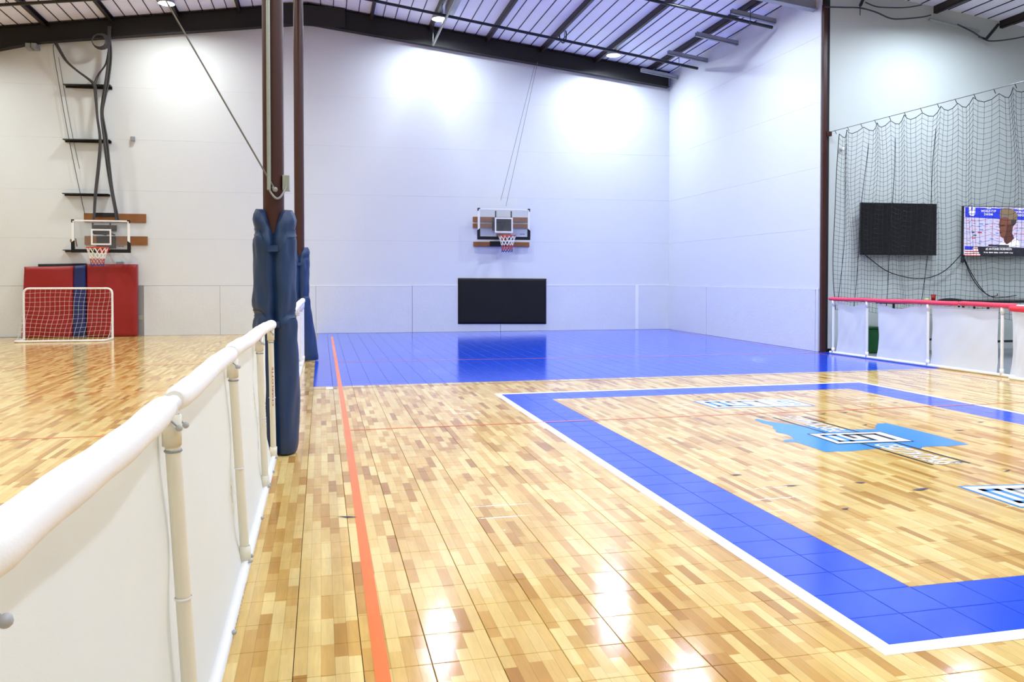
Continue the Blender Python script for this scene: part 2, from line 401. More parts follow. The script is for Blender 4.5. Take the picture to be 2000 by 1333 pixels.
# lettering reads along +y with its top towards -x
tx0, tx1 = 4.59, 4.92
text('emblem_lettering', 'SPECIALIZED', 'white', (4.79, 5.28, .0028), (0, 1, 0), (-1, 0, 0), .21, logo, .78, .015, .0004, .15)
text('emblem_lettering', 'PERFORMANCE', 'white', (4.785, 6.63, .0028), (0, 1, 0), (-1, 0, 0), .21, logo, .85, .015, .0004, .15)
sc = MB()
for px, py in [(1365, 776), (1453, 779), (1378, 782), (1424, 828), (1488, 815), (1650, 806), (1606, 809), (1680, 813), (1690, 830), (1408, 861), (1545, 949), (1680, 943), (1797, 957), (1651, 994), (1967, 920), (1974, 873), (1748, 787), (1720, 782), (1476, 763), (1571, 770), (1915, 825), (1873, 841), (1437, 928), (1800, 955), (1870, 903), (680, 1010), (740, 760), (868, 727), (762, 745)]:
    p = fl(px, py, .0042); a = R.uniform(-.5, .5); l, h = R.uniform(.03, .09), R.uniform(.008, .02)
    t = Vector((math.cos(a), math.sin(a), 0)); n = Vector((-t.y, t.x, 0))
    sc.add([p-t*l, p-n*h, p+t*l*.9, p+n*h*.5], [(0, 1, 2, 3)])
stuff(sc.build('scuff_marks', 'scuff', floor))

# ------------------------------------------------------------------ walls
def wall_slab(name, P0, P1, zt0, zt1, mat, nrm, thick=.2, mid=None):
    """vertical wall behind the line P0-P1 (nrm points into the room)"""
    n = Vector(nrm)*-thick; a, b = Vector(P0), Vector(P1)
    top = [(b.x, b.y, zt1)]+([(mid[0], mid[1], mid[2])] if mid else [])+[(a.x, a.y, zt0)]
    pts = [(a.x, a.y, -.1), (b.x, b.y, -.1)]+top
    return struct(MB().prism(pts, n).build(name, mat))
xl = -14.6
NB = Vector((WS, -1, 0)).normalized()*1.0
wb = wall_slab('wall_back', (xl, yback(xl)+.03, 0), (CX+.2, yback(CX+.2)+.03, 0), roof(xl)+.05, roof(CX+.2)+.05, 'gap', NB, .2, (RX, yback(RX)+.03, roof(RX)+.05))
def wpanel(x0, x1, z0, z1a, z1b, off0, off1, mat, parent=wb, name='panel', g=.002):
    x0 += g; x1 -= g
    P = lambda x, z, o: (x, yback(x)-o, z)
    MB().hexa([P(x0, z0, off1), P(x1, z0, off1), P(x1, z0, off0), P(x0, z0, off0), P(x0, z1a, off1), P(x1, z1b, off1), P(x1, z1b, off0), P(x0, z1a, off0)]).build(name, mat, parent)
W1 = 1.235
jx = [xl, -11.6, -9.1, bw(20, 600).x-.25, bw(281, 600).x, bw(430, 600).x, bw(617, 600).x, bw(805, 600).x, bw(977.5, 600).x, bw(1243, 600).x, CX]
for a, b in zip(jx[:-1], jx[1:]):
    g = .006 if abs(b-bw(977.5, 600).x) < .01 else .003
    wpanel(a, b, .003, W1, W1, -.03, .012, 'wains', g=g)
cs = [W1+.006, 2.40, 3.58, 4.83, 6.10]
for z0, z1 in zip(cs[:-1], cs[1:]):
    for a, b in zip((xl, -7.6, RX+1.4), (-7.6, RX+1.4, CX)): wpanel(a, b, z0, z1-.0025, z1-.0025, -.03, 0, 'wall', g=.0004)
for a, b in zip((xl, -7.6, RX, 4.6), (-7.6, RX, 4.6, CX)): wpanel(a, b, 6.10, roof(a)+.03, roof(b)+.03, -.03, 0, 'wall', g=.0004)
wpanel(bw(605, 560).x, CX, W1-.012, W1+.012, W1+.012, .012, .016, 'trimw', name='cap_strip')
wpanel(bw(1240.5, 600).x, bw(1246.5, 600).x, .02, W1, W1, .012, .018, 'trimw', name='joint_strip')
wpanel(bw(269, 600).x, bw(281, 600).x, .02, 1.25, 1.25, .012, .03, 'gray', name='post_cover')
for q in ([(137, 468), (141, 468), (140, 476), (137, 473)], [(146, 466), (149, 467), (152, 482), (149, 483)]):
    MB().prism([bw(x, y, .001) for x, y in q], NB*.001).build('bare_patch', 'plank', wb)
# right wall of the blue end zone
wr = wall_slab('wall_right', (xright(CY)+.03, CY+.2, 0), (xright(TY)+.03, TY-.02, 0), roof(CX)+.05, roof(CX)+.05, 'gap', (-1, 0, 0), .15)
def rpanel(y0, y1, z0, z1, off0, off1, mat, name='panel', g=.002):
    y0 -= g; y1 += g
    P = lambda y, z, o: (xright(y)-o, y, z)
    MB().hexa([P(y0, z0, off1), P(y0, z0, off0), P(y1, z0, off0), P(y1, z0, off1), P(y0, z1, off1), P(y0, z1, off0), P(y1, z1, off0), P(y1, z1, off1)][::1]).build(name, mat, wr)
y1380, y1594 = rw(1380.5, 600).y, rw(1593.5, 600).y
for a, b in zip((CY, y1380, y1594), (y1380, y1594, TY)): rpanel(a, b, .003, W1-.02, -.03, .012, 'wains', g=.011)
for z0, z1 in zip(cs, cs[1:]+[roof(CX)+.03]): rpanel(CY, TY, z0-.015, z1-.0175, -.03, 0, 'wall', g=0)
rpanel(CY, TY, W1-.03, W1-.012, .0, .014, 'trimw', 'cap_strip', 0)
# wall with the screens
ft = wall_slab('wall_far', (9.36, ytv(9.36), 0), (17.2, ytv(17.2), 0), roof(9.36)+.05, roof(17.2)+.05, 'farwall', (0, -1, 0), .2)
struct(MB().box(17.0, 17.2, -8, 14, -.1, roof(17)+.1).build('wall_side', 'wall'))
struct(MB().box(xl-.2, xl, -8.2, 22.4, -.1, roof(xl)+.1).build('wall_left', 'wall'))
MBf = MB().prism([(xl, -8, -.1), (17.2, -8, -.1), (17.2, -8, roof(17.2)+.1), (RX, -8, roof(RX)+.1), (xl, -8, roof(xl)+.1)], (0, -.2, 0))
struct(MBf.build('wall_front', 'wall'))

# ------------------------------------------------------------------ ceiling, purlins, frames
def slab(x0, x1, y0, y1, dz0, dz1):
    return [(x0, y0, roof(x0)+dz0), (x1, y0, roof(x1)+dz0), (x1, y1, roof(x1)+dz0), (x0, y1, roof(x0)+dz0), (x0, y0, roof(x0)+dz1), (x1, y0, roof(x1)+dz1), (x1, y1, roof(x1)+dz1), (x0, y1, roof(x0)+dz1)]
cb = MB(); cb.hexa(slab(xl-.2, RX, -8.2, 22.4, 0, .12)); cb.hexa(slab(RX+1e-4, 17.2, -8.2, 22.4, 0, .12))
ceiling = struct(cb.build('ceiling', 'ceil'))
PUR = [-13.95, -12.45, -10.95, -9.45, -7.9, -6.35, -4.9, -3.4, -1.95, 1.28, 2.78, 4.28, 5.75, 7.25, 8.74, 10.3, 11.8, 13.3, 14.8, 16.3]
for x in PUR:
    y1 = yback(x)-.12 if x < CX else ytv(x)-.02
    p = MB(); d0, d1 = -.14, 0
    p.hexa(slab(x-.03, x-.022, -7.9, y1, d0, d1)); p.hexa(slab(x-.03, x+.04, -7.9, y1, d0, d0+.012)); p.hexa(slab(x-.03, x+.04, -7.9, y1, d1-.014, d1-.002))
    p.build('purlin', 'purlin', ceiling)
allx = sorted(PUR+[RX])
for a, b in zip(allx[:-1], allx[1:]):
    n = 4 if b-a < 1.8 else 5
    for k in range(1, n+1):
        x = a+(b-a)*k/(n+1); y1 = yback(x)-.1 if x < CX else ytv(x)-.02
        MB().hexa(slab(x-.009, x+.009, 4, y1, -.012, .001)).build('seam_strip', 'strip', ceiling)
def rafter(name, label, xs, yf, depth, mat, wd=.16):
    """tapered I-section following the roof; xs = [(x, depth)]"""
    t = thing(name, label, 'beam', (xs[len(xs)//2][0], yf(xs[len(xs)//2][0]), roof(xs[len(xs)//2][0])-depth(xs[len(xs)//2][0])))
    X = xs if not isinstance(xs[0], tuple) else [q[0] for q in xs]
    web, bot, top = MB(), MB(), MB()
    for a, b in zip(X[:-1], X[1:]):
        def sect(y0, y1, za0, za1, zb0, zb1, mb):
            mb.hexa([(a, yf(a)+y0, za0), (b, yf(b)+y0, zb0), (b, yf(b)+y1, zb0), (a, yf(a)+y1, za0), (a, yf(a)+y0, za1), (b, yf(b)+y0, zb1), (b, yf(b)+y1, zb1), (a, yf(a)+y1, za1)])
        ra, rb, da, db = roof(a)-.03, roof(b)-.03, depth(a), depth(b)
        sect(-.01, .01, ra-da, ra, rb-db, rb, web)
        sect(-wd/2, wd/2, ra-da-.012, ra-da, rb-db-.012, rb-db, bot)
        sect(-wd/2, wd/2, ra-.012, ra, rb-.012, rb, top)
    web.build('web', mat, t); bot.build('bottom_flange', mat, t); top.build('top_flange', mat, t)
    return t
def dep(x):
    if x < -6.6: return .42+(-6.6-x)*.12
    return max(.36, .50-.012*abs(x-RX))
eb = rafter('rafter_beam', 'dark tapered steel rafter along the top of the far wall', [(x, 0) for x in (xl+.05, -10, -7.6, -6.6, -4.5, -2, RX, 2, 4.5, 7, 9.36)], lambda x: yback(x)-.13, dep, 'beam', .2)
pl = MB(); yb = yback(.2)-.25
pl.box(-1.0, .62, yb-.03, yb+.03, roof(RX)-.62, roof(RX)-.12)
pl.build('apex_plate', 'beam', eb)
for k, (x, z) in enumerate([(.28, -.2), (.45, -.2), (.28, -.36), (.45, -.36)]):
    MB().lathe([(.001, 0), (.05, .0), (.05, .03), (.001, .035)], (0, 0, 0), 8).build('bolt', 'gray', eb).data.transform(Matrix.Translation(Vector((x, yb-.03, roof(RX)+z))-ORG[eb.name]) @ Matrix.Rotation(math.pi/2, 4, 'X'))
rafter('rafter_beam', 'steel roof rafter above the rear brown column, reaching the upper right corner post', [(x, 0) for x in (xl+.05, -8, -4, RX, 3, 6, 9.38, 13, 16.9)], lambda x: 14.35-.0386*x*.6, lambda x: .46 if x > 8 else .5, 'gray', .16)
rafter('rafter_beam', 'steel roof rafter above the near brown column, out of view overhead', [(x, 0) for x in (xl+.05, -8, -4, RX, 3, 6, 9.38, 13, 16.9)], lambda x: 6.95, lambda x: .5, 'beam', .16)

# ------------------------------------------------------------------ lamps
def lamp(x, y, label, warm=False, group=None, z=None):
    zr = roof(x); z = z or zr-.28
    t = thing('high_bay_lamp', label, 'lamp', (x, y, z), group)
    MB().lathe([(.001, .13), (.06, .13), (.07, .1), (.15, .075), (.175, .03), (.186, -.035), (.18, -.035), (.166, .006)], (x, y, z), 18).build('housing', 'gray', t)
    lens = MB(); n = 18
    lens.add([(x+.165*math.cos(2*math.pi*k/n), y+.165*math.sin(2*math.pi*k/n), z+.006) for k in range(n)], [tuple(range(n))[::-1]])
    lens.build('lens', 'lens_warm' if warm else 'lens_cool', t)
    MB().tube([(x, y, z+.12), (x, y, zr+.01)], .012, 6).build('hanger', 'black', t)
    return t
LP = [aY(325, 5, 20.05), aY(858, 30, 20.05), aY(1198, 97, 20.05)]
VIS = {(-3.4, 19.6): 'glowing round lamp above the slanted cable, left of the brown columns', (2.8, 19.6): 'glowing round lamp beside the end of the hanging pole',
       (7.2, 19.6): 'glowing round lamp nearest the right corner of the far wall', (7.2, 15.0): 'glowing round lamp at the upper edge above the end zone, near the right wall',
       (11.2, 12.2): 'glowing round lamp at the upper right edge in front of the screen wall'}
for x in (-8.4, -3.4, 2.8, 7.2, 11.2):
    ys = (19.6, 15.0, 11.4, 7.2, 2.6, -2.5) if x < 9.4 else (12.2, 7.2, 2.0)
    for y in ys:
        if (x, y) in VIS:
            q = {(-3.4, 19.6): LP[0], (2.8, 19.6): LP[1], (7.2, 19.6): LP[2]}.get((x, y)) or Vector((x, y, roof(x)-.3))
            lamp(q.x, q.y, VIS[x, y], x < 0, z=min(q.z, roof(q.x)-.15))
        else: lamp(x, y, 'round high bay lamp overhead outside the picture', x < 0, 'ceiling lamps out of view')

# ------------------------------------------------------------------ columns and their pads
def column(x, y, r, label, ztop):
    t = thing('steel_column', label, 'column', (x, y, 0))
    MB().tube([(x, y, 0), (x, y, ztop)], r, 24).build('shaft', 'steel', t)
    MB().box(x-r*1.25, x+r*1.25, y-r*1.25, y+r*1.25, 0, .016).build('base_plate', 'steel', t)
    MB().box(x-r*1.3, x+r*1.3, y-r*1.3, y+r*1.3, ztop-.02, ztop).build('cap_plate', 'steel', t)
    return t
c1x, c1y, c2x, c2y, cr = -.372, 6.88, -.361, 14.5, .083
col1 = column(c1x, c1y, cr, 'near brown steel column with conduit and an eye bolt above its blue pad', roof(c1x)-.55)
col2 = column(c2x, c2y, cr, 'rear brown steel column behind the near one, pad flaring at its foot', roof(c2x)-.56)
# conduit, box and flexible hose on the near column
a = aY(521, 0, c1y-.1); b = aY(527.5, 372, c1y-.1)
MB().tube([(b.x-.008, b.y, b.z), (b.x-.008, b.y, roof(c1x)-.7)], .016, 10).build('conduit', 'galv', col1)
jb = aY(559, 359, c1y-.02)
box = MB().box(jb.x-.028, jb.x+.028, jb.y-.05, jb.y+.04, jb.z-.062, jb.z+.062).build('switch_box', 'galv', col1, .004)
q0, q1 = Vector((b.x-.004, b.y, b.z)), Vector((jb.x+.005, jb.y-.055, jb.z-.03))
pts = [q0.lerp(q1, k/12)+Vector((0, -.03*math.sin(math.pi*k/12), -.085*math.sin(math.pi*k/12))) for k in range(13)]
MB().tube(pts, .009, 8).build('flexible_hose', 'gray', col1)
ey = aY(537, 371, c1y-.1)
eb2 = MB(); eb2.ball(ey, .022); eb2.tube([ey, ey+Vector((.0, .04, 0))], .012, 8); eb2.tube([ey+Vector((-.02, 0, .02)), ey], .01, 6); eb2.build('eye_bolt', 'gray', col1)
e2 = aY(330, 12, c1y-.1); dirv = (e2-ey)
top = ey+dirv*((roof(-2.5)-.25-ey.z)/dirv.z)
recentre(tag(MB().tube([ey, top], .0075, 6).build('brace_cable', 'wire'), 'thin slanted steel cable running from the near column up to the left', 'cable'))

def pad(name, label, x, y, r, h, flare, strapz, lean, depth=.33, notch=.2):
    t = thing(name, label, 'column pad', (x, y, 0))
    nph, nz = 56, 48
    rr = random.Random(3)
    def surf(ph, v, inner=False):
        # ph from the crease facing the camera, both ways round
        d = min(ph, 2*math.pi-ph)
        zt = h-notch*max(0, 1-d/.75)-.03*(math.sin(ph*2.3)+1)*.4
        z = .015+(zt-.015)*v
        rad = r*(1-depth*math.exp(-(d/.19)**2))
        rad += r*.02*math.sin(5*ph+26*z+2*math.sin(3*ph))*math.exp(-(min(abs(z-q) for q in strapz)/.3)**2)+r*.045*math.sin(3*ph+5*z)+r*.03*math.sin(7*ph-9*z)*math.sin(4*z)
        for sz in strapz:
            dz = abs(z-sz); rad -= r*.1*math.exp(-(dz/.035)**2)
            rad += r*.05*math.exp(-((dz-.12)/.08)**2)*math.sin(9*ph+3)
        rad -= r*.18*max(0, (v-.965)/.035)+r*.1*max(0, (.03-v)/.03)
        if inner: rad = cr+.003
        ang = -math.pi/2-.02+ph
        X = x+rad*math.cos(ang)*1.0+lean*(1-z/h); Y = y+rad*math.sin(ang)
        if inner: X = x+rad*math.cos(ang)
        f = max(0, 1-z/1.25)**1.5
        if flare and not inner and math.cos(ang) > 0: X += flare*f*math.cos(ang)**.6
        return Vector((X, Y, z))
    mb = MB()
    mb.grid(lambda u, v: surf(u*2*math.pi, v), nph, nz)
    for v in (0, 1):
        mb.grid(lambda u, w: surf(u*2*math.pi, v).lerp(surf(u*2*math.pi, v, True), w), nph, 2)
    mb.build('padding', 'navy', t)
    for sz in strapz:
        v = sz/h
        sb = MB(); sb.grid(lambda u, w: (lambda p: Vector((x+lean*(1-p.z/h)+(p.x-x-lean*(1-p.z/h))*1.035, y+(p.y-y)*1.035, p.z)))(surf(.25+u*(2*math.pi-.5), v+(w-.5)*.055/h)), 48, 3)
        p = [surf(.25, v+s*.0275/h) for s in (-1, 1)]; q = [surf(2*math.pi-.25, v+s*.0275/h) for s in (-1, 1)]
        off = Vector((0, -.012, 0)); sb.add([q[0]+off, p[0]+off, p[1]+off, q[1]+off], [(0, 1, 2, 3)])
        sb.build('strap', 'navy', t)
    return t
pad('column_pad', 'tall navy blue vinyl pad strapped around the near column', c1x, c1y, .168, 1.985, 0, (1.80, 1.14), .03)
pad('column_pad', 'navy blue vinyl pad on the rear column with a flared lower edge', c2x, c2y, .165, 1.96, .17, (1.78, 1.12), 0, .3, .16)
# post at the corner of the end zone
cxr = 9.395
cr3 = thing('steel_column', 'thin brown steel post at the corner where the right wall ends', 'column', (cxr, TY-.03, 0))
MB().box(9.355, 9.44, TY-.09, TY-.022, 0, roof(9.4)-.45).build('shaft', 'steel', cr3, .006)
MB().box(9.34, 9.455, TY-.1, TY-.021, 0, .02).build('base_plate', 'steel', cr3)
br = aX(1617, 261, 9.44)
MB().box(9.43, 9.53, TY-.11, TY-.05, br.z-.05, br.z+.04).build('cable_bracket', 'steel', cr3)

# ------------------------------------------------------------------ pipes and other roof fittings
def pipe(name, label, y, x0, x1, drop, r, hang):
    xm = (x0+x1)/2; t = thing(name, label, 'pipe', (xm, y, roof(xm)-drop))
    pts = [(x, y, roof(x)-drop) for x in sorted({x0, x1, *( [RX] if x0 < RX < x1 else [])})]
    MB().tube(pts, r, 10).build('run', 'black', t)
    for x in hang:
        MB().tube([(x, y, roof(x)-drop+r*.5), (x+.0, y, roof(x)-.15)], .008, 6).build('hanger', 'black', t)
        MB().lathe([(r*1.4, -.02), (r*1.5, 0), (r*1.4, .02)], (x, y, roof(x)-drop), 8).build('clamp', 'black', t)
    return t
pipe('sprinkler_pipe', 'long dark sprinkler pipe crossing under the roof nearest the far wall', 19.0, -14.3, 9.25, .42, .034, (-12, -9.4, -6.35, -3.4, 2.78, 5.75, 8.74))
pipe('sprinkler_pipe', 'dark sprinkler pipe ending against the upper right wall', 15.52, -14.3, 9.25, .43, .034, (-12, -6.35, -3.4, 2.78, 5.75, 8.74))
# pole running out from the far wall
pe = bw(846, 88, .6); pn = Vector((pe.x, 12.0, pe.z))
po = thing('hanging_pole', 'straight pole running along the roof with its end hanging at the far wall', 'pole', pe)
MB().tube([pe, pn], .03, 10).build('tube', 'wire', po)
MB().tube([pe+Vector((0, .02, 0)), Vector((pe.x, pe.y+.02, roof(pe.x)-.15))], .02, 6).build('hanger', 'black', po)
MB().tube([Vector((pn.x, pn.y+.1, pn.z)), Vector((pn.x, pn.y+.1, roof(pn.x)-.1))], .02, 6).build('hanger', 'black', po)
pnl = MB().box(pe.x+.1, pe.x+.28, 16.5, 19.4, roof(pe.x+.1)-.32, roof(pe.x+.28)-.02).build('duct_panel', 'gray', po)
# short channels between the last purlin and the right wall
for k, ((lx, ly), (rx, ry), wd) in enumerate([((1265, 126), (1322, 139), 'the lowest, beside the dark rafter'), ((1325, 97), (1380, 107), 'second from the dark rafter'), ((1375, 58), (1440, 73), 'third from the dark rafter'), ((1445, 12), (1515, 31), 'nearest the top edge of the picture')]):
    pr = aX(rx, ry-4, 9.38); z = min(pr.z, roof(9.38)-.05)
    t = MB(); x0 = 8.35
    t.box(x0, 9.4, pr.y-.03, pr.y+.05, 0, .012); t.box(x0, 9.4, pr.y-.03, pr.y-.022, 0, .1); t.box(x0, 9.4, pr.y+.042, pr.y+.05, 0, .1)
    for v in t.v: v.z += roof(v.x)-.3
    recentre(tag(t.build('roof_channel', 'gray'), 'short grey steel channel reaching to the right wall, '+wd, 'channel', 'grey roof channels'))
# ropes above the far hoop
rp = thing('hoist_rope', 'pair of thin ropes slanting from the rafter down to the far right hoop', 'rope', bw(988, 404, .3))
for a, b in (((1050, 122), (988, 404)), ((1044, 130), (978, 392))):
    MB().tube([bw(*a, .35), bw(*b, .3)], .006, 5).build('strand', 'wire', rp)
co = bw(1099, 68, 1.8); cl = MB()
for k in range(3): cl.tube([co+Vector((.09*math.cos(s*math.pi/8)+.01*k, .02*k, .2*math.sin(s*math.pi/8))) for s in range(17)], .012, 6)
recentre(tag(cl.build('cable_coil', 'black'), 'small black cable coil hanging below the roof purlin at right', 'cable'))

# ------------------------------------------------------------------ left wall fittings: brackets, cable bundles, boxes
for k, (y, x0, x1, wd) in enumerate([(167, 123, 215, 'the topmost'), (274.5, 122, 213.5, 'second from the top'), (380.5, 121, 211, 'third from the top, just above the planks'), (491.5, 122, 150, 'lowest, half hidden by the hoop board')]):
    A, B = bw(x0, y-3, .22), bw(x1, y-3, .22); m = MB()
    m.hexa([(A.x, A.y, A.z-.02), (B.x, B.y, B.z-.02), (B.x, yback(B.x), B.z-.02), (A.x, yback(A.x), A.z-.02), (A.x, A.y, A.z), (B.x, B.y, A.z), (B.x, yback(B.x), A.z), (A.x, yback(A.x), A.z)])
    m.hexa([(A.x, yback(A.x)-.02, A.z-.05), (B.x, yback(B.x)-.02, A.z-.05), (B.x, yback(B.x), A.z-.05), (A.x, yback(A.x), A.z-.05), (A.x, yback(A.x)-.02, A.z), (B.x, yback(B.x)-.02, A.z), (B.x, yback(B.x), A.z), (A.x, yback(A.x), A.z)])
    recentre(tag(m.build('wall_bracket', 'black'), 'black steel wall bracket carrying the cable bundles, '+wd, 'bracket', 'black brackets on the left wall'))
def smooth(pts, n=5):
    out = []; P = [Vector(p) for p in pts]
    for i in range(len(P)-1):
        p0, p1, p2, p3 = P[max(i-1, 0)], P[i], P[i+1], P[min(i+2, len(P)-1)]
        for k in range(n):
            t = k/n; out.append(.5*((2*p1)+(p2-p0)*t+(2*p0-5*p1+4*p2-p3)*t*t+(3*p1-p0-3*p2+p3)*t*t*t))
    return out+[P[-1]]
def bundle(label, pxs, n, r, off=.28, spread=.03):
    base = smooth([bw(x, y, off) for x, y in pxs]); t = thing('cable_bundle', label, 'cables', base[-1])
    for k in range(n):
        ph = R.uniform(0, 6); am = spread*(k/(max(1, n-1))-.5)*2 if n > 1 else 0
        MB().tube([p+Vector((am*(.75+.25*math.sin(ph+i*.3)), .02*math.cos(k*2.1), 0)) for i, p in enumerate(base)], r, 6).build('cable', 'cable', t)
bundle('grey cable bundle slanting from rafter to top bracket, then down behind the left hoop', [(108, 83), (128, 118), (150, 138), (172, 154), (184, 167), (187, 195), (190, 230), (196, 275), (192, 330), (186, 380), (183, 432)], 3, .016)
bundle('thicker grey cable bundle hanging straight down on the right of the brackets', [(214, 52), (213, 75), (214, 110), (208, 165), (203, 195), (199, 220), (201, 245), (206, 275), (213, 330), (220, 380), (230, 435)], 5, .017, .28, .05)
bundle('thin cable loop joining the two bundles above the top bracket', [(213, 100), (207, 125), (193, 145), (184, 165)], 2, .013)
bundle('loose wire hanging from the rafter left of the bundles', [(105, 86), (104, 100), (115, 165), (130, 250), (146, 330), (165, 418)], 1, .008, .1)
bundle('second loose wire hanging close beside the first', [(114, 112), (122, 160), (138, 250), (155, 330)], 1, .006, .1)
co = bw(193, 80, .45); cl = MB()
for k in range(5): cl.tube([co+Vector(((.15+.012*k)*math.cos(s*math.pi/8)+.01*k, .015*k, (.15+.01*k)*math.sin(s*math.pi/8))) for s in range(17)], .012, 6)
recentre(tag(cl.build('cable_coil', 'cable'), 'round coil of cable hung on the rafter by the left cable bundles', 'cable'))
rl = thing('draped_cable', 'thin dark cable drooping along the roof at upper left', 'cable', (-6, 18.4, roof(-6)-.35))
MB().tube(smooth([(x, 18.4, roof(x)-.3-.06*math.sin(x*1.9)) for x in (-9, -8, -7.2, -6.4, -5.6, -4.8, -4, -3.5)]), .012, 6).build('cable', 'black', rl)
def wall_box(px, label, cat, mat, off=.07, name='junction_box', bevel=.006):
    (x0, y0, x1, y1) = px; A, B = bw(x0, y0, off), bw(x1, y1, off)
    m = MB().hexa([(A.x, A.y, B.z), (B.x, B.y, B.z), (B.x, yback(B.x)-.001, B.z), (A.x, yback(A.x)-.001, B.z), (A.x, A.y, A.z), (B.x, B.y, A.z), (B.x, yback(B.x)-.001, A.z), (A.x, yback(A.x)-.001, A.z)])
    return recentre(tag(m.build(name, mat, None, bevel), label, cat))
wall_box((49, 84, 59, 94), 'small pale junction box under the rafter, the left of two', 'box', 'gray', .3)
wall_box((60.5, 84, 70.5, 94), 'small pale junction box under the rafter, the right of two', 'box', 'gray', .3)
wall_box((254.5, 267, 263, 275.5), 'small grey junction box alone on the wall right of the brackets', 'box', 'gray', .08)
wall_box((270, 617, 279, 625), 'small grey outlet cover low on the wall beside the red mat', 'outlet', 'galv', .045, 'wall_outlet', .002)

# ------------------------------------------------------------------ basketball hoops
def hoop(label, P, pad_h, rim_px, rimY, planks, wallmount, sq, back):
    """P = px corners (x0,y0,x1,y1) of the board at distance back from the wall"""
    A, B = bw(P[0], P[1], back), bw(P[2], P[3], back)
    Y = (A.y+B.y)/2; x0, x1, z1, z0 = A.x, B.x, A.z, B.z
    xc = (x0+x1)/2; t = thing('basketball_hoop', label, 'hoop', (xc, Y, z0))
    MB().box(x0+.02, x1-.02, Y, Y+.012, z0+.02, z1-.02).build('glass_board', 'glass', t)

    f = .035
    MB().box(x0, x1, Y-.012, Y+.028, z1-f, z1).build('top_rail', 'pvcw', t)
    for s in (x0, x1-.05): MB().box(s, s+.05, Y-.012, Y+.028, z0, z1-f).build('side_rail', 'pvcw', t)
    pd = .06
    MB().box(x0-.012, x1+.012, Y-.03, Y+.05, z0-.02, z0+pd).build('bottom_pad', 'blackpad', t, .008)
    for s, d in ((x0, 1), (x1, -1)):
        MB().prism([(s-d*.012, Y-.03, z0+pd), (s+d*.055, Y-.03, z0+pd), (s+d*.05, Y-.03, z0+pad_h), (s-d*.012, Y-.03, z0+pad_h-.05)][::d], (0, .08, 0)).build('corner_pad', 'blackpad', t)
        MB().box(min(s-d*.008, s+d*.055), max(s-d*.008, s+d*.055), Y-.02, Y+.034, z1-.022, z1+.008).add([], []).box(min(s-d*.008, s+d*.016), max(s-d*.008, s+d*.016), Y-.02, Y+.034, z1-.065, z1-.022).build('corner_cap', 'black', t)
    S0, S1 = aY(sq[0], sq[1], Y), aY(sq[2], sq[3], Y); b = .036
    q = MB(); q.box(S0.x, S1.x, Y-.005, Y, S0.z-b, S0.z); q.box(S0.x, S1.x, Y-.005, Y, S1.z, S1.z+b); q.box(S0.x, S0.x+b, Y-.005, Y, S1.z+b, S0.z-b); q.box(S1.x-b, S1.x, Y-.005, Y, S1.z+b, S0.z-b)
    q.build('target_square', 'pvcw', t)
    text('maker_lettering', 'LIFETIME', 'ink', (x1-.26, Y-.001, z0+.115), (1, 0, 0), (0, 0, 1), .026, t, .13, .01, .002)
    # rim, plate and net
    rc = aY(*rim_px[:2], rimY); rr = .225
    pl = MB().box(xc-.1+ (rc.x-xc)*.7, xc+.1+(rc.x-xc)*.7, Y-.04, Y-.012, rc.z-.1, rc.z+.03).build('rim_plate', 'rim', t)
    ring = MB().tube([rc+Vector((rr*math.cos(2*math.pi*k/28), rr*math.sin(2*math.pi*k/28), 0)) for k in range(29)], .012, 8, False)
    for s in (-1, 1): ring.tube([rc+Vector((s*.09, rr*.9, -.005)), Vector((rc.x+s*.09, Y-.02, rc.z-.03))], .012, 6)
    ring.box(rc.x-.1, rc.x+.1, rc.y+rr*.92, Y-.03, rc.z-.02, rc.z-.008)
    rim = ring.build('rim', 'rim', t)
    def ringpt(k, lv):
        rad = [rr, .19, .165, .15, .14, .135, .14][lv]; z = [0, -.1, -.18, -.25, -.31, -.37, -.42][lv]
        a = 2*math.pi*(k+.5*(lv % 2))/12
        return rc+Vector((rad*math.cos(a), rad*math.sin(a), z))
    for nm, mat, lv0, lv1, r in (('net', 'netw', 0, 3, .0075), ('net_middle', 'netr', 3, 5, .007), ('net_hem', 'netb', 5, 6, .007)):
        nb = MB()
        for lv in range(lv0, lv1):
            for k in range(12):
                o = 0 if lv % 2 == 0 else 1
                nb.tube([ringpt(k, lv), ringpt(k, lv+1)], r, 4, False); nb.tube([ringpt(k, lv), ringpt(k+(1 if o else -1), lv+1)], r, 4, False)
        nb.build(nm, mat, rim)
    # carrying frame behind the board
    arm = MB()
    for s in (S0.x+.03, S1.x-.03):
        arm.box(s-.016, s+.016, Y+.03, Y+.06, S0.z-.1, z1-.06)
    arm.build('board_stay', 'black', t)
    lk = MB(); zc = (S0.z+S1.z)/2
    for s in (S0.x+.1, S1.x-.1):
        for z in (zc+.12, zc-.3):
            lk.tube([(s, Y+.02, z), (s*.8+xc*.2+.03, yback(s)-.08, z-.03)], .022, 6)
    lk.box(S0.x+.05, S1.x-.05, Y+.02, Y+.05, zc-.33, zc-.22); lk.box(S0.x+.05, S1.x-.05, Y+.02, Y+.05, zc+.06, zc+.16)
    lk.build('lift_arm', 'black', t)
    for (px0, py0, px1, py1) in wallmount:
        A2, B2 = bw(px0, py0, .09), bw(px1, py1, .09)
        MB().box(A2.x, B2.x, A2.y, A2.y+.05, B2.z, A2.z).build('wall_mount', 'black', t, .004)
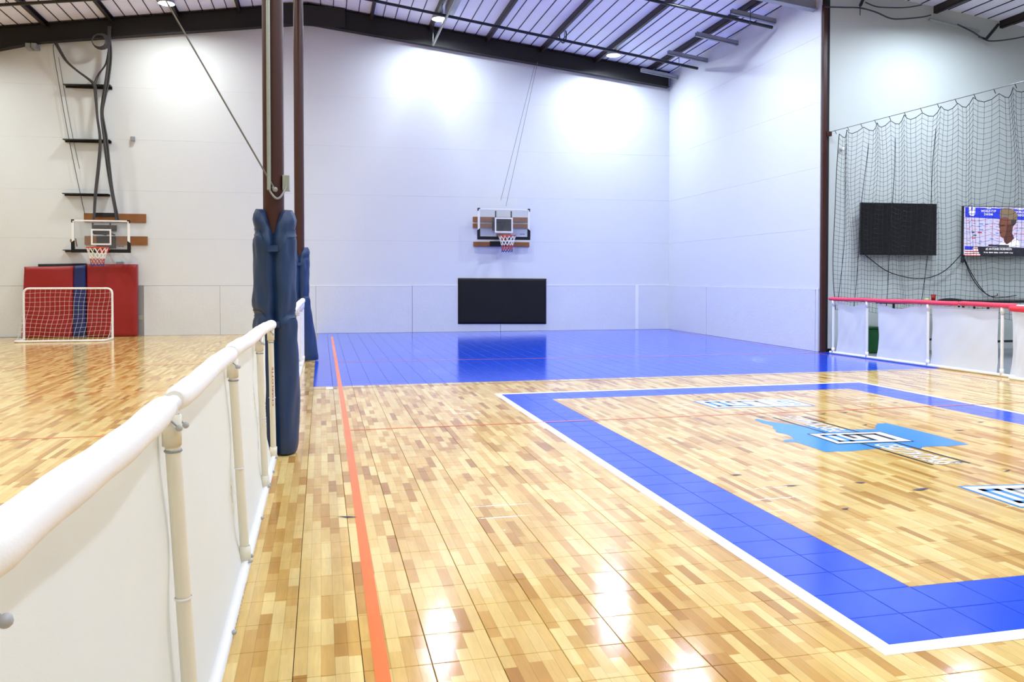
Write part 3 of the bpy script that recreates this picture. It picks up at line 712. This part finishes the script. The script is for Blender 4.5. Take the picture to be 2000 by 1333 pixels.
    for (px0, py0, px1, py1) in planks:
        A2, B2 = bw(px0, py0, .05), bw(px1, py1, .05); m = MB()
        m.hexa([(A2.x, A2.y, B2.z), (B2.x, B2.y, B2.z), (B2.x, yback(B2.x), B2.z), (A2.x, yback(A2.x), B2.z), (A2.x, A2.y, A2.z), (B2.x, B2.y, A2.z), (B2.x, yback(B2.x), A2.z), (A2.x, yback(A2.x), A2.z)])
        m.build('mounting_plank', 'plank', t, .004)
    return t
hoop('glass basketball hoop on the far wall above the black wall pad', (933, 407.5, 1035, 468), .27, (990.5, 461), 20.3, [(924, 424, 1031, 435), (924, 437, 1031, 447), (925, 473, 1034, 483)],
     [(957, 472, 992, 482), (962, 426, 1000, 452)], (966.5, 425.5, 1001.5, 455.5), .62)
hoop('glass basketball hoop on the left wall above the red mats', (140.5, 430, 253.5, 493), .26, (190, 484.5), 20.15, [(163.5, 417, 285, 435.5), (165, 461.5, 288, 479.5)],
     [(183, 416, 227, 424), (180, 440, 227, 452), (188, 462, 226, 486)], (177.5, 448, 217.5, 479.5), .8)

# ------------------------------------------------------------------ wall pads and crash mats
def cushion(px, off, T, mat, nx=26, ny=20, amp=.01, seed=0, lean=0):
    """soft slab: px = four corners on the wall plane at distance off (front face)"""
    rr = random.Random(seed); ph = [rr.uniform(0, 6) for _ in range(6)]
    P = [bw(x, y, off) for x, y in px]   # TL TR BR BL
    P = [Vector((p.x, p.y, max(p.z, .004))) for p in P]
    def at(u, v): return (P[3].lerp(P[2], u)).lerp(P[0].lerp(P[1], u), v)
    def front(u, v):
        e = min(u, 1-u)*(P[1]-P[0]).length; g = min(v, 1-v)*(P[0]-P[3]).length
        rd = .05; k = (1-max(0, 1-e/rd)**2)*(1-max(0, 1-g/rd)**2); k = math.sqrt(max(0, k))
        w = amp*(math.sin(5*u+ph[0]+3*v)*math.sin(6*v+ph[1])+.6*math.sin(13*u-9*v+ph[2])*math.sin(3*v+ph[3]))
        return at(u, v)+Vector((0, (1-k)*.05-w*k, 0))
    mb = MB(); us = [0, .006, .018, .04]
    mb.grid(front, nx*2, ny*2)
    def side(a, b): mb.grid(lambda u, v: a(u)+Vector((0, .0+(T-.05)*v+.0, 0)) if False else a(u).lerp(b(u), v), nx, 1)
    bk = lambda p: Vector((p.x, p.y+T-.05, p.z))
    for fn in (lambda u: front(u, 0), lambda u: front(u, 1), lambda u: front(0, u), lambda u: front(1, u)):
        mb.grid(lambda u, v, fn=fn: fn(u).lerp(bk(fn(u)), v), nx*2, 1)
    mb.add([bk(front(0, 0)), bk(front(1, 0)), bk(front(1, 1)), bk(front(0, 1))], [(0, 3, 2, 1)])
    return mb, at
m, _ = cushion([(895, 544), (1068, 545), (1068, 634), (895, 634)], .07, .066, 'blackpad', amp=.002)
recentre(tag(m.build('wall_pad', 'blackpad'), 'black rectangular wall pad mounted below the far hoop', 'wall pad'))
m, _ = cushion([(73, 516.5), (168, 515), (168, 600), (73, 600)], .06, .055, 'blackpad', amp=.002)
recentre(tag(m.build('wall_pad', 'blackpad'), 'black wall pad whose top edge shows above the left red mat', 'wall pad'))
mt = thing('crash_mat', 'red vinyl crash mat with a blue end stripe leaning behind the white goal', 'mat', (bw(100, 660, .3).x, bw(100, 660, .3).y, 0))
m, _ = cushion([(46, 522), (143.5, 520), (141, 660), (40, 662)], .3, .2, 'red', amp=.016, seed=2); m.build('cover', 'red', mt)
m, _ = cushion([(143, 520), (166.5, 518), (167, 660), (140.5, 660.5)], .302, .2, 'blue', nx=10, amp=.006, seed=3); m.build('end_stripe', 'blue', mt)
m, _ = cushion([(168, 516.5), (266.5, 517), (266.5, 657.5), (168, 659.5)], .27, .2, 'red', amp=.014, seed=5)
recentre(tag(m.build('crash_mat', 'red'), 'plain red vinyl crash mat standing under the left hoop', 'mat'))
wall_box((227, 512, 240, 517), 'small clamp lying on top of the plain red mat', 'clamp', 'gray', .12, 'clamp', .004)

# ------------------------------------------------------------------ small goal with its back to the camera
gx0, gx1, gyb, gyp, gh, gr = -6.60, -4.74, 19.95, 20.6, 1.19, .024
g = thing('soccer_goal', 'small white soccer goal with net standing before the red mats', 'goal', ((gx0+gx1)/2, gyb, 0))
def rounded(pts, rad, n=5):
    P = [Vector(p) for p in pts]; out = [P[0]]
    for i in range(1, len(P)-1):
        a = (P[i-1]-P[i]).normalized(); b = (P[i+1]-P[i]).normalized(); s, e = P[i]+a*rad, P[i]+b*rad
        for k in range(n+1):
            t = k/n; out.append(s.lerp(P[i], t).lerp(P[i].lerp(e, t), t))
    return out+[P[-1]]
MB().tube(rounded([(gx0, gyp, gr), (gx0, gyp, gh), (gx1, gyp, gh), (gx1, gyp, gr)], .13), gr, 10).build('front_frame', 'pvcw', g)
MB().tube(rounded([(gx0, gyp, gr), (gx0, gyb, gr), (gx1, gyb, gr), (gx1, gyp, gr)], .13), gr, 10).build('ground_frame', 'pvcw', g)
nt = MB(); nu, nv = 17, 12
def gnet(u, v):
    sag = math.sin(math.pi*u)*math.sin(math.pi*v)
    x = gx0+.05+(gx1-gx0-.1)*u+.012*math.sin(11*v+5*u); z = .03+(gh-.04)*v-.02*sag+.015*math.sin(7*u+6*v)
    y = gyb+(gyp-gyb)*(v**.8)+.16*sag*(.6+.4*math.sin(3*u+2))
    return Vector((x, y, z))
for i in range(nu+1):
    for j in range(nv):
        nt.tube([gnet(i/nu, j/nv), gnet(i/nu, (j+1)/nv)], .002, 3, False)
for j in range(nv+1):
    for i in range(nu): nt.tube([gnet(i/nu, j/nv), gnet((i+1)/nu, j/nv)], .002, 3, False)
for xs, u in ((gx0, 0), (gx1, 1)):
    for j in range(1, 12):
        z = gh*j/12; p = gnet(u, min(1, z/gh)); nt.tube([p, (xs, gyp, z)], .002, 3, False)
    for k in range(1, 5):
        nt.tube([(xs, gyp-(gyp-gyb)*k/5, .03), Vector((xs, gyp, 0))+Vector((0, -(gyp-gyb)*k/5*.15, gh*(1-k/5)))], .002, 3, False)
nt.build('net', 'netw', g)

# ------------------------------------------------------------------ pipe barriers
def barrier(name, label, P0, P1, posts, foams, fab, foam_mat, post_mat, fab_mat, H=1.03, side=-1, foam_r=.043, ends=(0, 1), seed=1, balls=True, lean=lambda s: 0, inset=.018):
    """P0>P1 on the floor; posts, foams [(s0,s1)] in metres from P0; side = side of the line on which the cloth hangs"""
    P0, P1 = Vector((*P0, 0)), Vector((*P1, 0)); d = (P1-P0); Ln = d.length; d = d/Ln; nrm = Vector((-d.y, d.x, 0))*side
    rr = random.Random(seed)
    t = thing(name, label, 'barrier', P0.lerp(P1, .5)); up = Vector((0, 0, 1))
    def at(s, z, o=0): return P0+d*s+up*z+nrm*(o+lean(s)*z/H)
    MB().tube([at(Ln*k/16, H) for k in range(17)], .024, 12).build('top_pipe', 'pvcw', t)
    MB().tube([P0+up*.026, P1+up*.026], .024, 12).build('bottom_pipe', 'pvcw', t)
    for s in posts:
        q = P0+d*s
        MB().tube([at(s, .03), at(s, H-.01)], .0215, 14).build('post', post_mat, t)
        for z in (.07, H-.07):
            MB().lathe([(.0215, -.045), (.027, -.045), (.0275, .045), (.0215, .045)], at(s, z), 14).build('pipe_joint', post_mat, t)
        MB().lathe([(.0235, -.004), (.026, 0), (.0235, .004)], at(s, .5), 12).build('tie', 'pvcw', t)
        MB().lathe([(.023, -.004), (.0262, 0), (.023, .004)], at(s, H-.13), 12).build('tie', 'gray', t)
    for s0, s1 in foams:
        n = max(6, int((s1-s0)/.07)); wv = rr.uniform(0, 6)
        pts = [at(s0+(s1-s0)*k/n, H+.006+.0035*math.sin(wv+k*.35), .0035*math.sin(wv*2+k*.27)) for k in range(n+1)]
        rad = [foam_r*(.86 if k in (0, n) else 1)*(1+.03*math.sin(k*1.3+wv)) for k in range(n+1)]
        MB().tube([pts[0]-d*.006]+pts+[pts[-1]+d*.006], [foam_r*.7]+rad+[foam_r*.7], 16).build('foam_sleeve', foam_mat, t)
    for s0, s1, sag in fab:
        ph = rr.uniform(0, 6)
        def cl(u, v):
            s = s0+(s1-s0)*u; tp = H-.04-sag*math.sin(math.pi*u)*(1+.6*math.sin(5*u+ph)); bt = .03+.012*abs(math.sin(math.pi*2*u))
            w = .014*math.sin(9*u+5*v+ph)*math.sin(math.pi*v)+.022*math.sin(3.3*(u+v)*2+ph)*math.sin(math.pi*u)*v+.01*math.sin(21*(u-v*.6)+ph)*(1-abs(2*v-1))
            pin = .03*(1-abs(2*v-1))**2*(1 if u < .02 else -1 if u > .98 else 0)*0
            return at(s+inset*math.sin(math.pi*v*1.0)*(1-2*u), bt+(tp-bt)*v, .014+.026*min(1, v*6)+.6*w)
        MB().grid(cl, 40, 24).build('cloth', fab_mat, t)
        if balls:
            for u, v in ((.05, .97), (.97, .98), (.03, .02), (.5, .01), (.97, .02)):
                p = cl(u, v)-nrm*(.045+.02*v)
                MB().ball(p, .010, 8, 6).build('toggle_ball', 'ball', t)
                MB().tube([p, p+nrm*.03+up*(.03 if v > .7 else -.02)], .003, 5).build('toggle_cord', 'gray', t)
    return t
# near-left barrier, cloth on the far side of its posts
fx = -.365
def sy(y): return y-(-1.9)
lb = barrier('pipe_barrier', 'near white pipe barrier with white foam sleeves and cloth along the left', (fx, -1.9), (fx, 6.66), [sy(v) for v in (-1.72, -.3, 1.08, 2.5, 4.16, 5.62, 6.56)],
             [(.1, sy(1.0)), (sy(1.13), sy(2.42)), (sy(2.56), sy(4.08)), (sy(4.19), sy(5.72)), (sy(5.73), sy(6.68))],
             [(sy(-1.68), sy(-.35), .02), (sy(-.27), sy(1.08), .02), (sy(1.08), sy(2.51), .004), (sy(2.49), sy(4.17), .012), (sy(4.15), sy(5.63), .01), (sy(5.61), sy(6.5), .02)], 'foam', 'pvc', 'fabric', 1.06, 1, .039, seed=4, lean=lambda s: .06 if s < sy(4.6) else .06-.045*(s-sy(4.6))/2.1, inset=0)
text('pipe_lettering', 'CHARLOTTE PIPE.', 'redink', (fx+.0245, 2.62, .018), (0, 1, 0), (-.3, 0, 1), .016, lb, .34, .01, .0015)
text('pipe_lettering', 'CHARLOTTE PIPE', 'ink', (fx+.0245, 3.3, .022), (0, 1, 0), (-.3, 0, 1), .008, lb, .6, .0, .0015)
text('pipe_lettering', 'CHARLOTTE', 'redink', (fx+.004, 6.56-.0226, .44), (0, 0, 1), (-1, 0, 0), .012, lb, .3, .0, .001)
text('pipe_lettering', 'CHARLOTTE PIPE', 'ink', (fx+.004, 5.68-.0226, .3), (0, 0, 1), (-1, 0, 0), .012, lb, .3, .0, .001)
barrier('pipe_barrier', 'white barrier between the two padded columns, mostly hidden by the near pad', (-.36, 7.15), (-.30, 14.3), (.1, 1.5, 3, 4.5, 6, 7.0), [(.05, 2.4), (2.5, 4.8), (4.9, 7.1)], [(.15, 1.45, .02), (1.55, 2.95, .02), (3.05, 4.45, .02), (4.55, 5.95, .02), (6.05, 6.95, .02)], 'foam', 'pvcw', 'fabric2', 1.04, 1, seed=6, balls=False)
# right barrier with pink sleeves
RA, RB = Vector((9.375, 13.62)), Vector((9.585, 9.45)); rd = (RB-RA).normalized()
def rs(px):   # metres along the right barrier for a picture column
    r = ray(px, 700); k = r.x/r.y; s = (RA.x-k*RA.y)/(k*rd.y-rd.x); return s
rposts = [rs(1627), rs(1693), rs(1812), rs(1957)]
RL = (RB-RA).length
barrier('pipe_barrier', 'white pipe barrier with pink foam sleeves in front of the screens', RA, RB, rposts, [(-.02, rs(1690)), (rs(1690)+.01, rs(1872)), (rs(1873), rs(1985))],
        [(rposts[0]+.06, rposts[1]-.06, .05), (rposts[1]+.22, rposts[2]-.03, .06), (rposts[2]+.03, rposts[3]-.1, .03), (rposts[3]+.12, RL-.02, .02)], 'pink', 'pvcw', 'fabric2', 1.03, 1, .036, seed=9, balls=False)
rk = ray(1974, 606); rz = aX(1986, 605, 9.42).z
barrier('pipe_barrier', 'barrier with a red foam sleeve at the right edge of the picture', (9.42, 9.42*rk.y/rk.x), (9.52, 3.2), (.5, 2, 3.5, 5, 6), [(0, 2), (2.1, 4), (4.1, 6)], [(.05, .48, .02), (.55, 1.95, .02), (2.05, 3.45, .02), (3.55, 4.95, .02)], 'redfoam', 'pvcw', 'fabric2', rz, 1, .044, seed=12, balls=False)

# ------------------------------------------------------------------ safety net on its cable
cA, cB = Vector((9.50, 13.84, 4.225)), Vector((9.98, 4.0, 4.2))
recentre(tag(MB().tube([cA, cB], .006, 6).build('net_cable', 'wire'), 'taut steel cable from the corner post carrying the safety net', 'cable'))
sn = thing('safety_net', 'black mesh safety net hanging above the pink barrier before the screens', 'net', (9.5, 11, .9))
NY, NZ = 84, 40; LN = 13.7-6.2
hook = 4*LN/NY
def net(i, j):
    s = i*LN/NY; y = 13.72-s; u = (y-cA.y)/(cB.y-cA.y); x = cA.x+(cB.x-cA.x)*u
    ph = (s % hook)/hook; top = cA.z+(cB.z-cA.z)*u-.05-.1*math.sin(math.pi*ph)**1
    v = j/NZ; z = .82+(top-.82)*v
    fold = .045*math.sin(s*2*math.pi/(hook*2)+.4)*(.5+.5*v)+.03*math.sin(s*5.1+v*2)
    pull = .0
    if s < .5: y += .10*math.sin(math.pi*v)*(1-s/.5)
    return Vector((x+.04+fold, y+.03*math.sin(s*7+v*5)+.02*math.sin(v*9+s*3), z+.012*math.sin(s*9+v*4)+pull))
def wirenet(edges, r):
    mb = MB()
    for a, b in edges:
        t = (b-a)
        if t.length < 1e-6: continue
        t.normalize(); u = t.cross(Vector((.3, .2, .9))).normalized(); q = t.cross(u)
        o = [u, -u*.5+q*.87, -u*.5-q*.87]
        mb.add([a+x*r for x in o]+[b+x*r for x in o], [(0, 1, 4, 3), (1, 2, 5, 4), (2, 0, 3, 5)])
    return mb
NP = [[net(i, j) for j in range(NZ+1)] for i in range(NY+1)]
ed = [(NP[i][j], NP[i][j+1]) for i in range(NY+1) for j in range(NZ)]+[(NP[i][j], NP[i+1][j]) for i in range(NY) for j in range(NZ)]
stuff(wirenet(ed, .0026).build('mesh', 'twine', sn))
MB().tube([NP[i][NZ] for i in range(NY+1)], .006, 5).build('head_rope', 'twine', sn)
MB().tube([NP[0][j] for j in range(NZ+1)], .007, 5).build('edge_rope', 'twine', sn)
for i in (4, 9, 17, 27):
    MB().tube([NP[i][j]+Vector((0, .3*(1-j/NZ)**1.5, 0)) for j in range(NZ-2)], .0055, 5).build('seam_rope', 'twine', sn)
k = 0.0
while k < LN:
    y = 13.72-k; u = (y-cA.y)/(cB.y-cA.y)
    MB().tube([Vector((cA.x+(cB.x-cA.x)*u, y, cA.z+(cB.z-cA.z)*u+.01)), Vector((cA.x+(cB.x-cA.x)*u+.04, y, cA.z+(cB.z-cA.z)*u-.06))], .006, 5).build('hook', 'black', sn); k += hook

# ------------------------------------------------------------------ screens
def tv(label, px, w, on=False):
    A, B = tw(px[0], px[1], .16), tw(px[0], px[2], .16); z1, z0 = A.z, B.z
    dx = Vector((1, -.03858, 0)).normalized(); n = Vector((-.03858, -1, 0)).normalized(); O = Vector((A.x, A.y, z0)); h = z1-z0; up = Vector((0, 0, 1))
    t = thing('television', label, 'television', O+dx*w/2)
    def slabp(u0, u1, v0, v1, d0, d1):
        P = lambda u, v, d: O+dx*u+up*v+n*d
        return MB().hexa([P(u0, v0, d1), P(u1, v0, d1), P(u1, v0, d0), P(u0, v0, d0), P(u0, v1, d1), P(u1, v1, d1), P(u1, v1, d0), P(u0, v1, d0)])
    slabp(0, w, 0, h, -.05, 0).build('case', 'tvblack', t, .008)
    slabp(w*.35, w*.65, h*.3, h*.7, -.159, -.05).build('wall_bracket', 'black', t)
    slabp(.02, w-.02, .025, h-.015, 0, .003).build('screen', 'tvblack' if not on else EM['pale'], t)
    return t, O, dx, up, n, h
EM = {k: emis('screen_'+k, c, s) for k, c, s in (('pale', (206, 204, 246), .85), ('blue', (34, 52, 226), .9), ('white', (246, 246, 255), .95), ('navy', (22, 18, 44), .5), ('skin', (146, 84, 62), .6), ('skin2', (104, 54, 42), .6), ('hair', (158, 136, 110), .6), ('hair2', (84, 70, 66), .5), ('rd', (190, 44, 60), .8), ('pink', (226, 150, 190), .8), ('lblue', (110, 150, 232), .8), ('dark', (40, 34, 60), .5))}
tv('large black television switched off, left of the lit one', (1682, 396, 498.5), 1.655)
t2, O2, dx2, up2, n2, h2 = tv('lit television showing a man before a blue and white backdrop', (1881.5, 402.5, 501), 1.66, True)
def scr(pts, mat, lift, name='screen_image'):
    P = [tw(x, y, .16+.003+lift) for x, y in pts]
    return MB().add(P, [tuple(range(len(P)))]).build(name, EM[mat], t2)
SX = lambda x: 1850+x/9.52
SYy = lambda y: 380+y/9.52
def S(pts): return [(SX(x), SYy(y)) for x, y in pts]
rE = 1700
scr(S([(335, 240), (rE, 300), (rE, 500), (335, 428)]), 'blue', .001, 'screen_banner')
scr(S([(325, 965), (rE, 1005), (rE, 1165), (325, 1135)]), 'navy', .001, 'screen_caption')
scr(S([(765, 935), (1150, 950), (1150, 985), (765, 970)]), 'dark', .002, 'screen_caption')
rl2 = random.Random(5)
for rI in range(9):
    for cI in range(12):
        x = 345+cI*112+(rI % 2)*25; y = 478+rI*54+x*.035-12
        if x > rE-60 or y > 940: continue
        wd = rl2.uniform(45, 80); hh = rl2.choice([10, 16, 26]) if rI < 5 else rl2.choice([6, 10, 22])
        scr(S([(x, y), (x+wd, y+2), (x+wd, y+hh), (x, y+hh-2)]), rl2.choice(['lblue', 'lblue', 'pink', 'rd', 'dark', 'pink']), .0012, 'screen_sponsor_mark')
# trophy like emblem and words on the banner
for q in ([(400, 235), (445, 240), (450, 300), (402, 300)], [(478, 240), (522, 245), (520, 305), (470, 300)], [(400, 305), (522, 310), (520, 360), (400, 355)], [(405, 365), (520, 370), (495, 405), (430, 402)]): scr(S(q), 'white', .0016, 'screen_emblem')
scr(S([(448, 240), (476, 240), (462, 345)]), 'blue', .0019, 'screen_emblem')
def stext(body, x, y, wpx, hpx, mat):
    p = tw(SX(x), SYy(y), .16+.003+.0022); q = tw(SX(x+wpx), SYy(y), .163); r = tw(SX(x), SYy(y-hpx), .163)
    text('screen_lettering', body, EM[mat], p, (1, -.03858, 0), (0, 0, 1), (r-tw(SX(x), SYy(y), .163)).length, t2, (q-tw(SX(x), SYy(y), .163)).length, .02, 0)
stext('FIFA', 718, 280, 100, 34, 'white'); stext('WORLD CUP', 628, 333, 280, 42, 'white'); stext('2026', 682, 392, 168, 40, 'white')
stext('FIFA', 1310, 298, 96, 34, 'white'); stext('WORLD CUP', 1255, 352, 280, 42, 'white'); stext('2026', 1300, 410, 168, 40, 'white')
stext('#5 ANTONEE ROBINSON', 712, 1042, 488, 44, 'white')
for k in range(34):
    if k % 6 != 5: scr(S([(680+k*16, 1072+k*.3), (691+k*16, 1072+k*.3), (691+k*16, 1094+k*.3), (680+k*16, 1094+k*.3)]), 'white', .0022, 'screen_small_print')
# the man on screen, flat shapes
scr(S([(955, 940), (1050, 870), (1130, 930), (1270, 815), (1330, 880), (1345, 980), (1150, 972), (1150, 945)]), 'white', .0025, 'screen_figure')
scr(S([(1045, 800), (1215, 740), (1245, 820), (1190, 880), (1110, 935), (1060, 890)]), 'skin2', .0028, 'screen_figure')
scr(S([(985, 440), (1180, 430), (1230, 580), (1205, 700), (1150, 790), (1040, 820), (990, 790), (972, 700), (985, 650), (960, 620), (962, 540)]), 'skin', .0031, 'screen_figure')
scr(S([(1120, 560), (1200, 560), (1205, 760), (1050, 818), (1090, 740)]), 'skin2', .0034, 'screen_figure')
scr(S([(985, 440), (975, 380), (985, 300), (1050, 258), (1140, 255), (1240, 290), (1300, 360), (1305, 460), (1275, 550), (1225, 600), (1180, 560), (1165, 470), (1090, 425)]), 'hair', .0037, 'screen_figure')
scr(S([(1180, 480), (1290, 470), (1275, 550), (1225, 600), (1185, 570)]), 'hair2', .004, 'screen_figure')
scr(S([(985, 580), (1070, 565), (1065, 595), (995, 600)]), 'dark', .004, 'screen_figure')
scr(S([(978, 700), (1020, 700), (1015, 725), (978, 722)]), 'dark', .004, 'screen_figure')
# flag
scr(S([(322, 965), (480, 975), (470, 1035), (330, 1028)]), 'blue', .0022, 'screen_flag')
for k, (x0, y0, x1, y1) in enumerate([(480, 980, 565, 988), (475, 1010, 570, 1018), (330, 1035, 575, 1040), (325, 1075, 590, 1082), (325, 1112, 610, 1116)]):
    scr(S([(x0, y0), (x1, y1), (x1+5, y1+18), (x0, y0+20)]), 'white', .0022, 'screen_flag'); scr(S([(x0, y0+20), (x1+5, y1+18), (x1+8, y1+32), (x0, y0+36)]), 'rd', .0022, 'screen_flag')
def hang(label, pxs, r, off=.06):
    pts = smooth([tw(x, y, off) for x, y in pxs]); recentre(tag(MB().tube(pts, r, 6).build('power_cable', 'twine'), label, 'cable'))
hang('black cable looping between the two televisions', [(1690, 499), (1705, 511), (1730, 529), (1760, 540), (1792, 545), (1822, 541), (1850, 526), (1878, 497)], .009)
hang('black cable hanging from the lit television down to the barrier', [(1880, 502), (1888, 520), (1898, 542), (1915, 566), (1938, 581), (1955, 582), (1985, 578)], .009)
hang('second black cable beside it with a small hook at its end', [(1882, 502), (1895, 530), (1912, 558), (1930, 578), (1946, 579), (1948, 574)], .008, .08)
recentre(tag(MB().tube([tw(1881, 500, .12), tw(1879, 514, .12)], .03, 8).build('cable_plug', 'black'), 'small black plug hanging under the corner of the lit television', 'plug'))
recentre(tag(MB().box(tw(1645, 291, .04).x-.03, tw(1645, 291, .04).x+.03, ytv(9.9)-.06, ytv(9.9)-.0, tw(1645, 291, .04).z-.03, tw(1645, 291, .04).z+.03).build('wall_sensor', 'pvcw', None, .012), 'tiny white sensor on the wall behind the net', 'sensor'))
# cables and pipe under the roof of the side bay
def hang2(label, pxs, r, off): 
    pts = smooth([tw(x, y, off) for x, y in pxs]); recentre(tag(MB().tube(pts, r, 6).build('draped_cable', 'cable'), label, 'cable'))
hang2('grey cable drooping across the upper wall right of the corner post', [(1612, 14), (1650, 15), (1680, 16), (1710, 24), (1738, 36), (1760, 37.5), (1800, 34), (1818, 30)], .014, .12)
hang2('grey cable drooping above the first one under the roof edge', [(1690, 5), (1710, 13), (1730, 15), (1770, 15), (1800, 10)], .012, .12)
hang2('grey cable hanging from the roof bracket at the upper right', [(1870, 48), (1900, 63), (1926, 79), (1950, 80), (1980, 76), (2010, 70)], .014, .14)
rb = thing('roof_bracket', 'dark knee bracket under a purlin at the upper right', 'bracket', tw(1926, 77, .2))
p0, p1 = tw(1926, 77, .2), tw(1950, 48, .2)
MB().tube([p0, p1], .03, 6).build('strut', 'black', rb); MB().tube([p0, p0+Vector((0, .18, .1))], .02, 6).build('foot', 'black', rb)
rb = thing('roof_bracket', 'dark knee bracket under the roof beside the corner post', 'bracket', tw(1680, 14, .2))
p0, p1 = tw(1680, 12, .2), tw(1688, -6, .2)
MB().tube([p0, p1], .03, 6).build('strut', 'black', rb); MB().tube([p0, p0+Vector((0, 0, -.18))], .008, 6).build('rod', 'black', rb)
cdt = MB(); cdt.tube([tw(1815, 38, .08), tw(1912, 62, .08)], .03, 8)
recentre(tag(cdt.build('conduit', 'galv'), 'straight conduit along the roof edge at the upper right', 'pipe'))

# ------------------------------------------------------------------ things behind the right barrier
def table(label, x0, x1, y0, y1, h):
    t = thing('high_table', label, 'table', ((x0+x1)/2, (y0+y1)/2, 0))
    MB().box(x0, x1, y0, y1, h-.045, h).build('tabletop', 'black', t, .012)
    for x in (x0+.06, x1-.06):
        for y in (y0+.06, y1-.06): MB().tube([(x, y, 0), (x, y, h-.04)], .02, 8).build('leg', 'black', t)
    MB().box(x0+.08, x1-.08, (y0+y1)/2-.01, (y0+y1)/2+.01, .25, .29).build('stretcher', 'black', t)
    return t
TH = aY(1860, 589, 12.95).z; tl, tb = aY(1730, 600, 13.1), aY(1897, 589, 13.1)
table('black high table under the loop of television cable', tl.x, tb.x, 12.9, 13.4, TH)
tc = aY(1904, 590, 12.4)
table('longer black high table below the lit television', tc.x, tc.x+2.2, 12.1, 12.8, aY(1940, 588, 12.1).z)
ba, bb = aY(1843, 588, 13.05).x, aY(1890, 588, 13.05).x; bg = MB()
bg.grid(lambda u, v: Vector((ba+(bb-ba)*u, 12.95+.3*v, TH+.002+.055*(math.sin(math.pi*u)*math.sin(math.pi*v))**.35*(.8+.2*math.sin(4*u+1)))), 20, 10)
recentre(tag(bg.build('folded_jacket', 'blackpad'), 'folded black jacket lying on the table right of the red cup', 'jacket'))
cp = aY(1823, 585, 13.1)
cup = thing('plastic_cup', 'red plastic cup standing on the black table behind the barrier', 'cup', (cp.x, 13.1, TH))
MB().lathe([(.001, 0), (.032, 0), (.046, .118), (.043, .118), (.03, .006)], (cp.x, 13.1, TH), 16).build('body', 'cup', cup)
MB().lathe([(.044, .114), (.049, .118), (.044, .122)], (cp.x, 13.1, TH), 16).build('lip', 'cup', cup)
yp = aY(1810, 583, 13.1)
recentre(tag(MB().lathe([(.001, 0), (.05, 0), (.06, .03), (.02, .05), (.001, .05)], (yp.x, 13.1, TH), 12).build('food_wrapper', 'yellow'), 'small yellow wrapper left of the red cup', 'wrapper'))
gb = tw(1690, 690, .28); gbn = thing('storage_bin', 'green plastic bin on the floor glimpsed through the barrier gap', 'bin', (gb.x, gb.y, 0))
MB().box(gb.x-.2, gb.x+.2, gb.y-.16, gb.y+.16, 0, .46).build('body', 'green', gbn, .02)
MB().box(gb.x-.22, gb.x+.22, gb.y-.18, gb.y+.18, .46, .5).build('lid', 'green', gbn, .01)
# foot of the corner: small black clamps by the wall
recentre(tag(MB().box(9.5, 9.6, TY-.16, TY-.06, 0, .07).build('floor_clamp', 'black', None, .01), 'small black clamp on the floor by the corner post', 'clamp'))
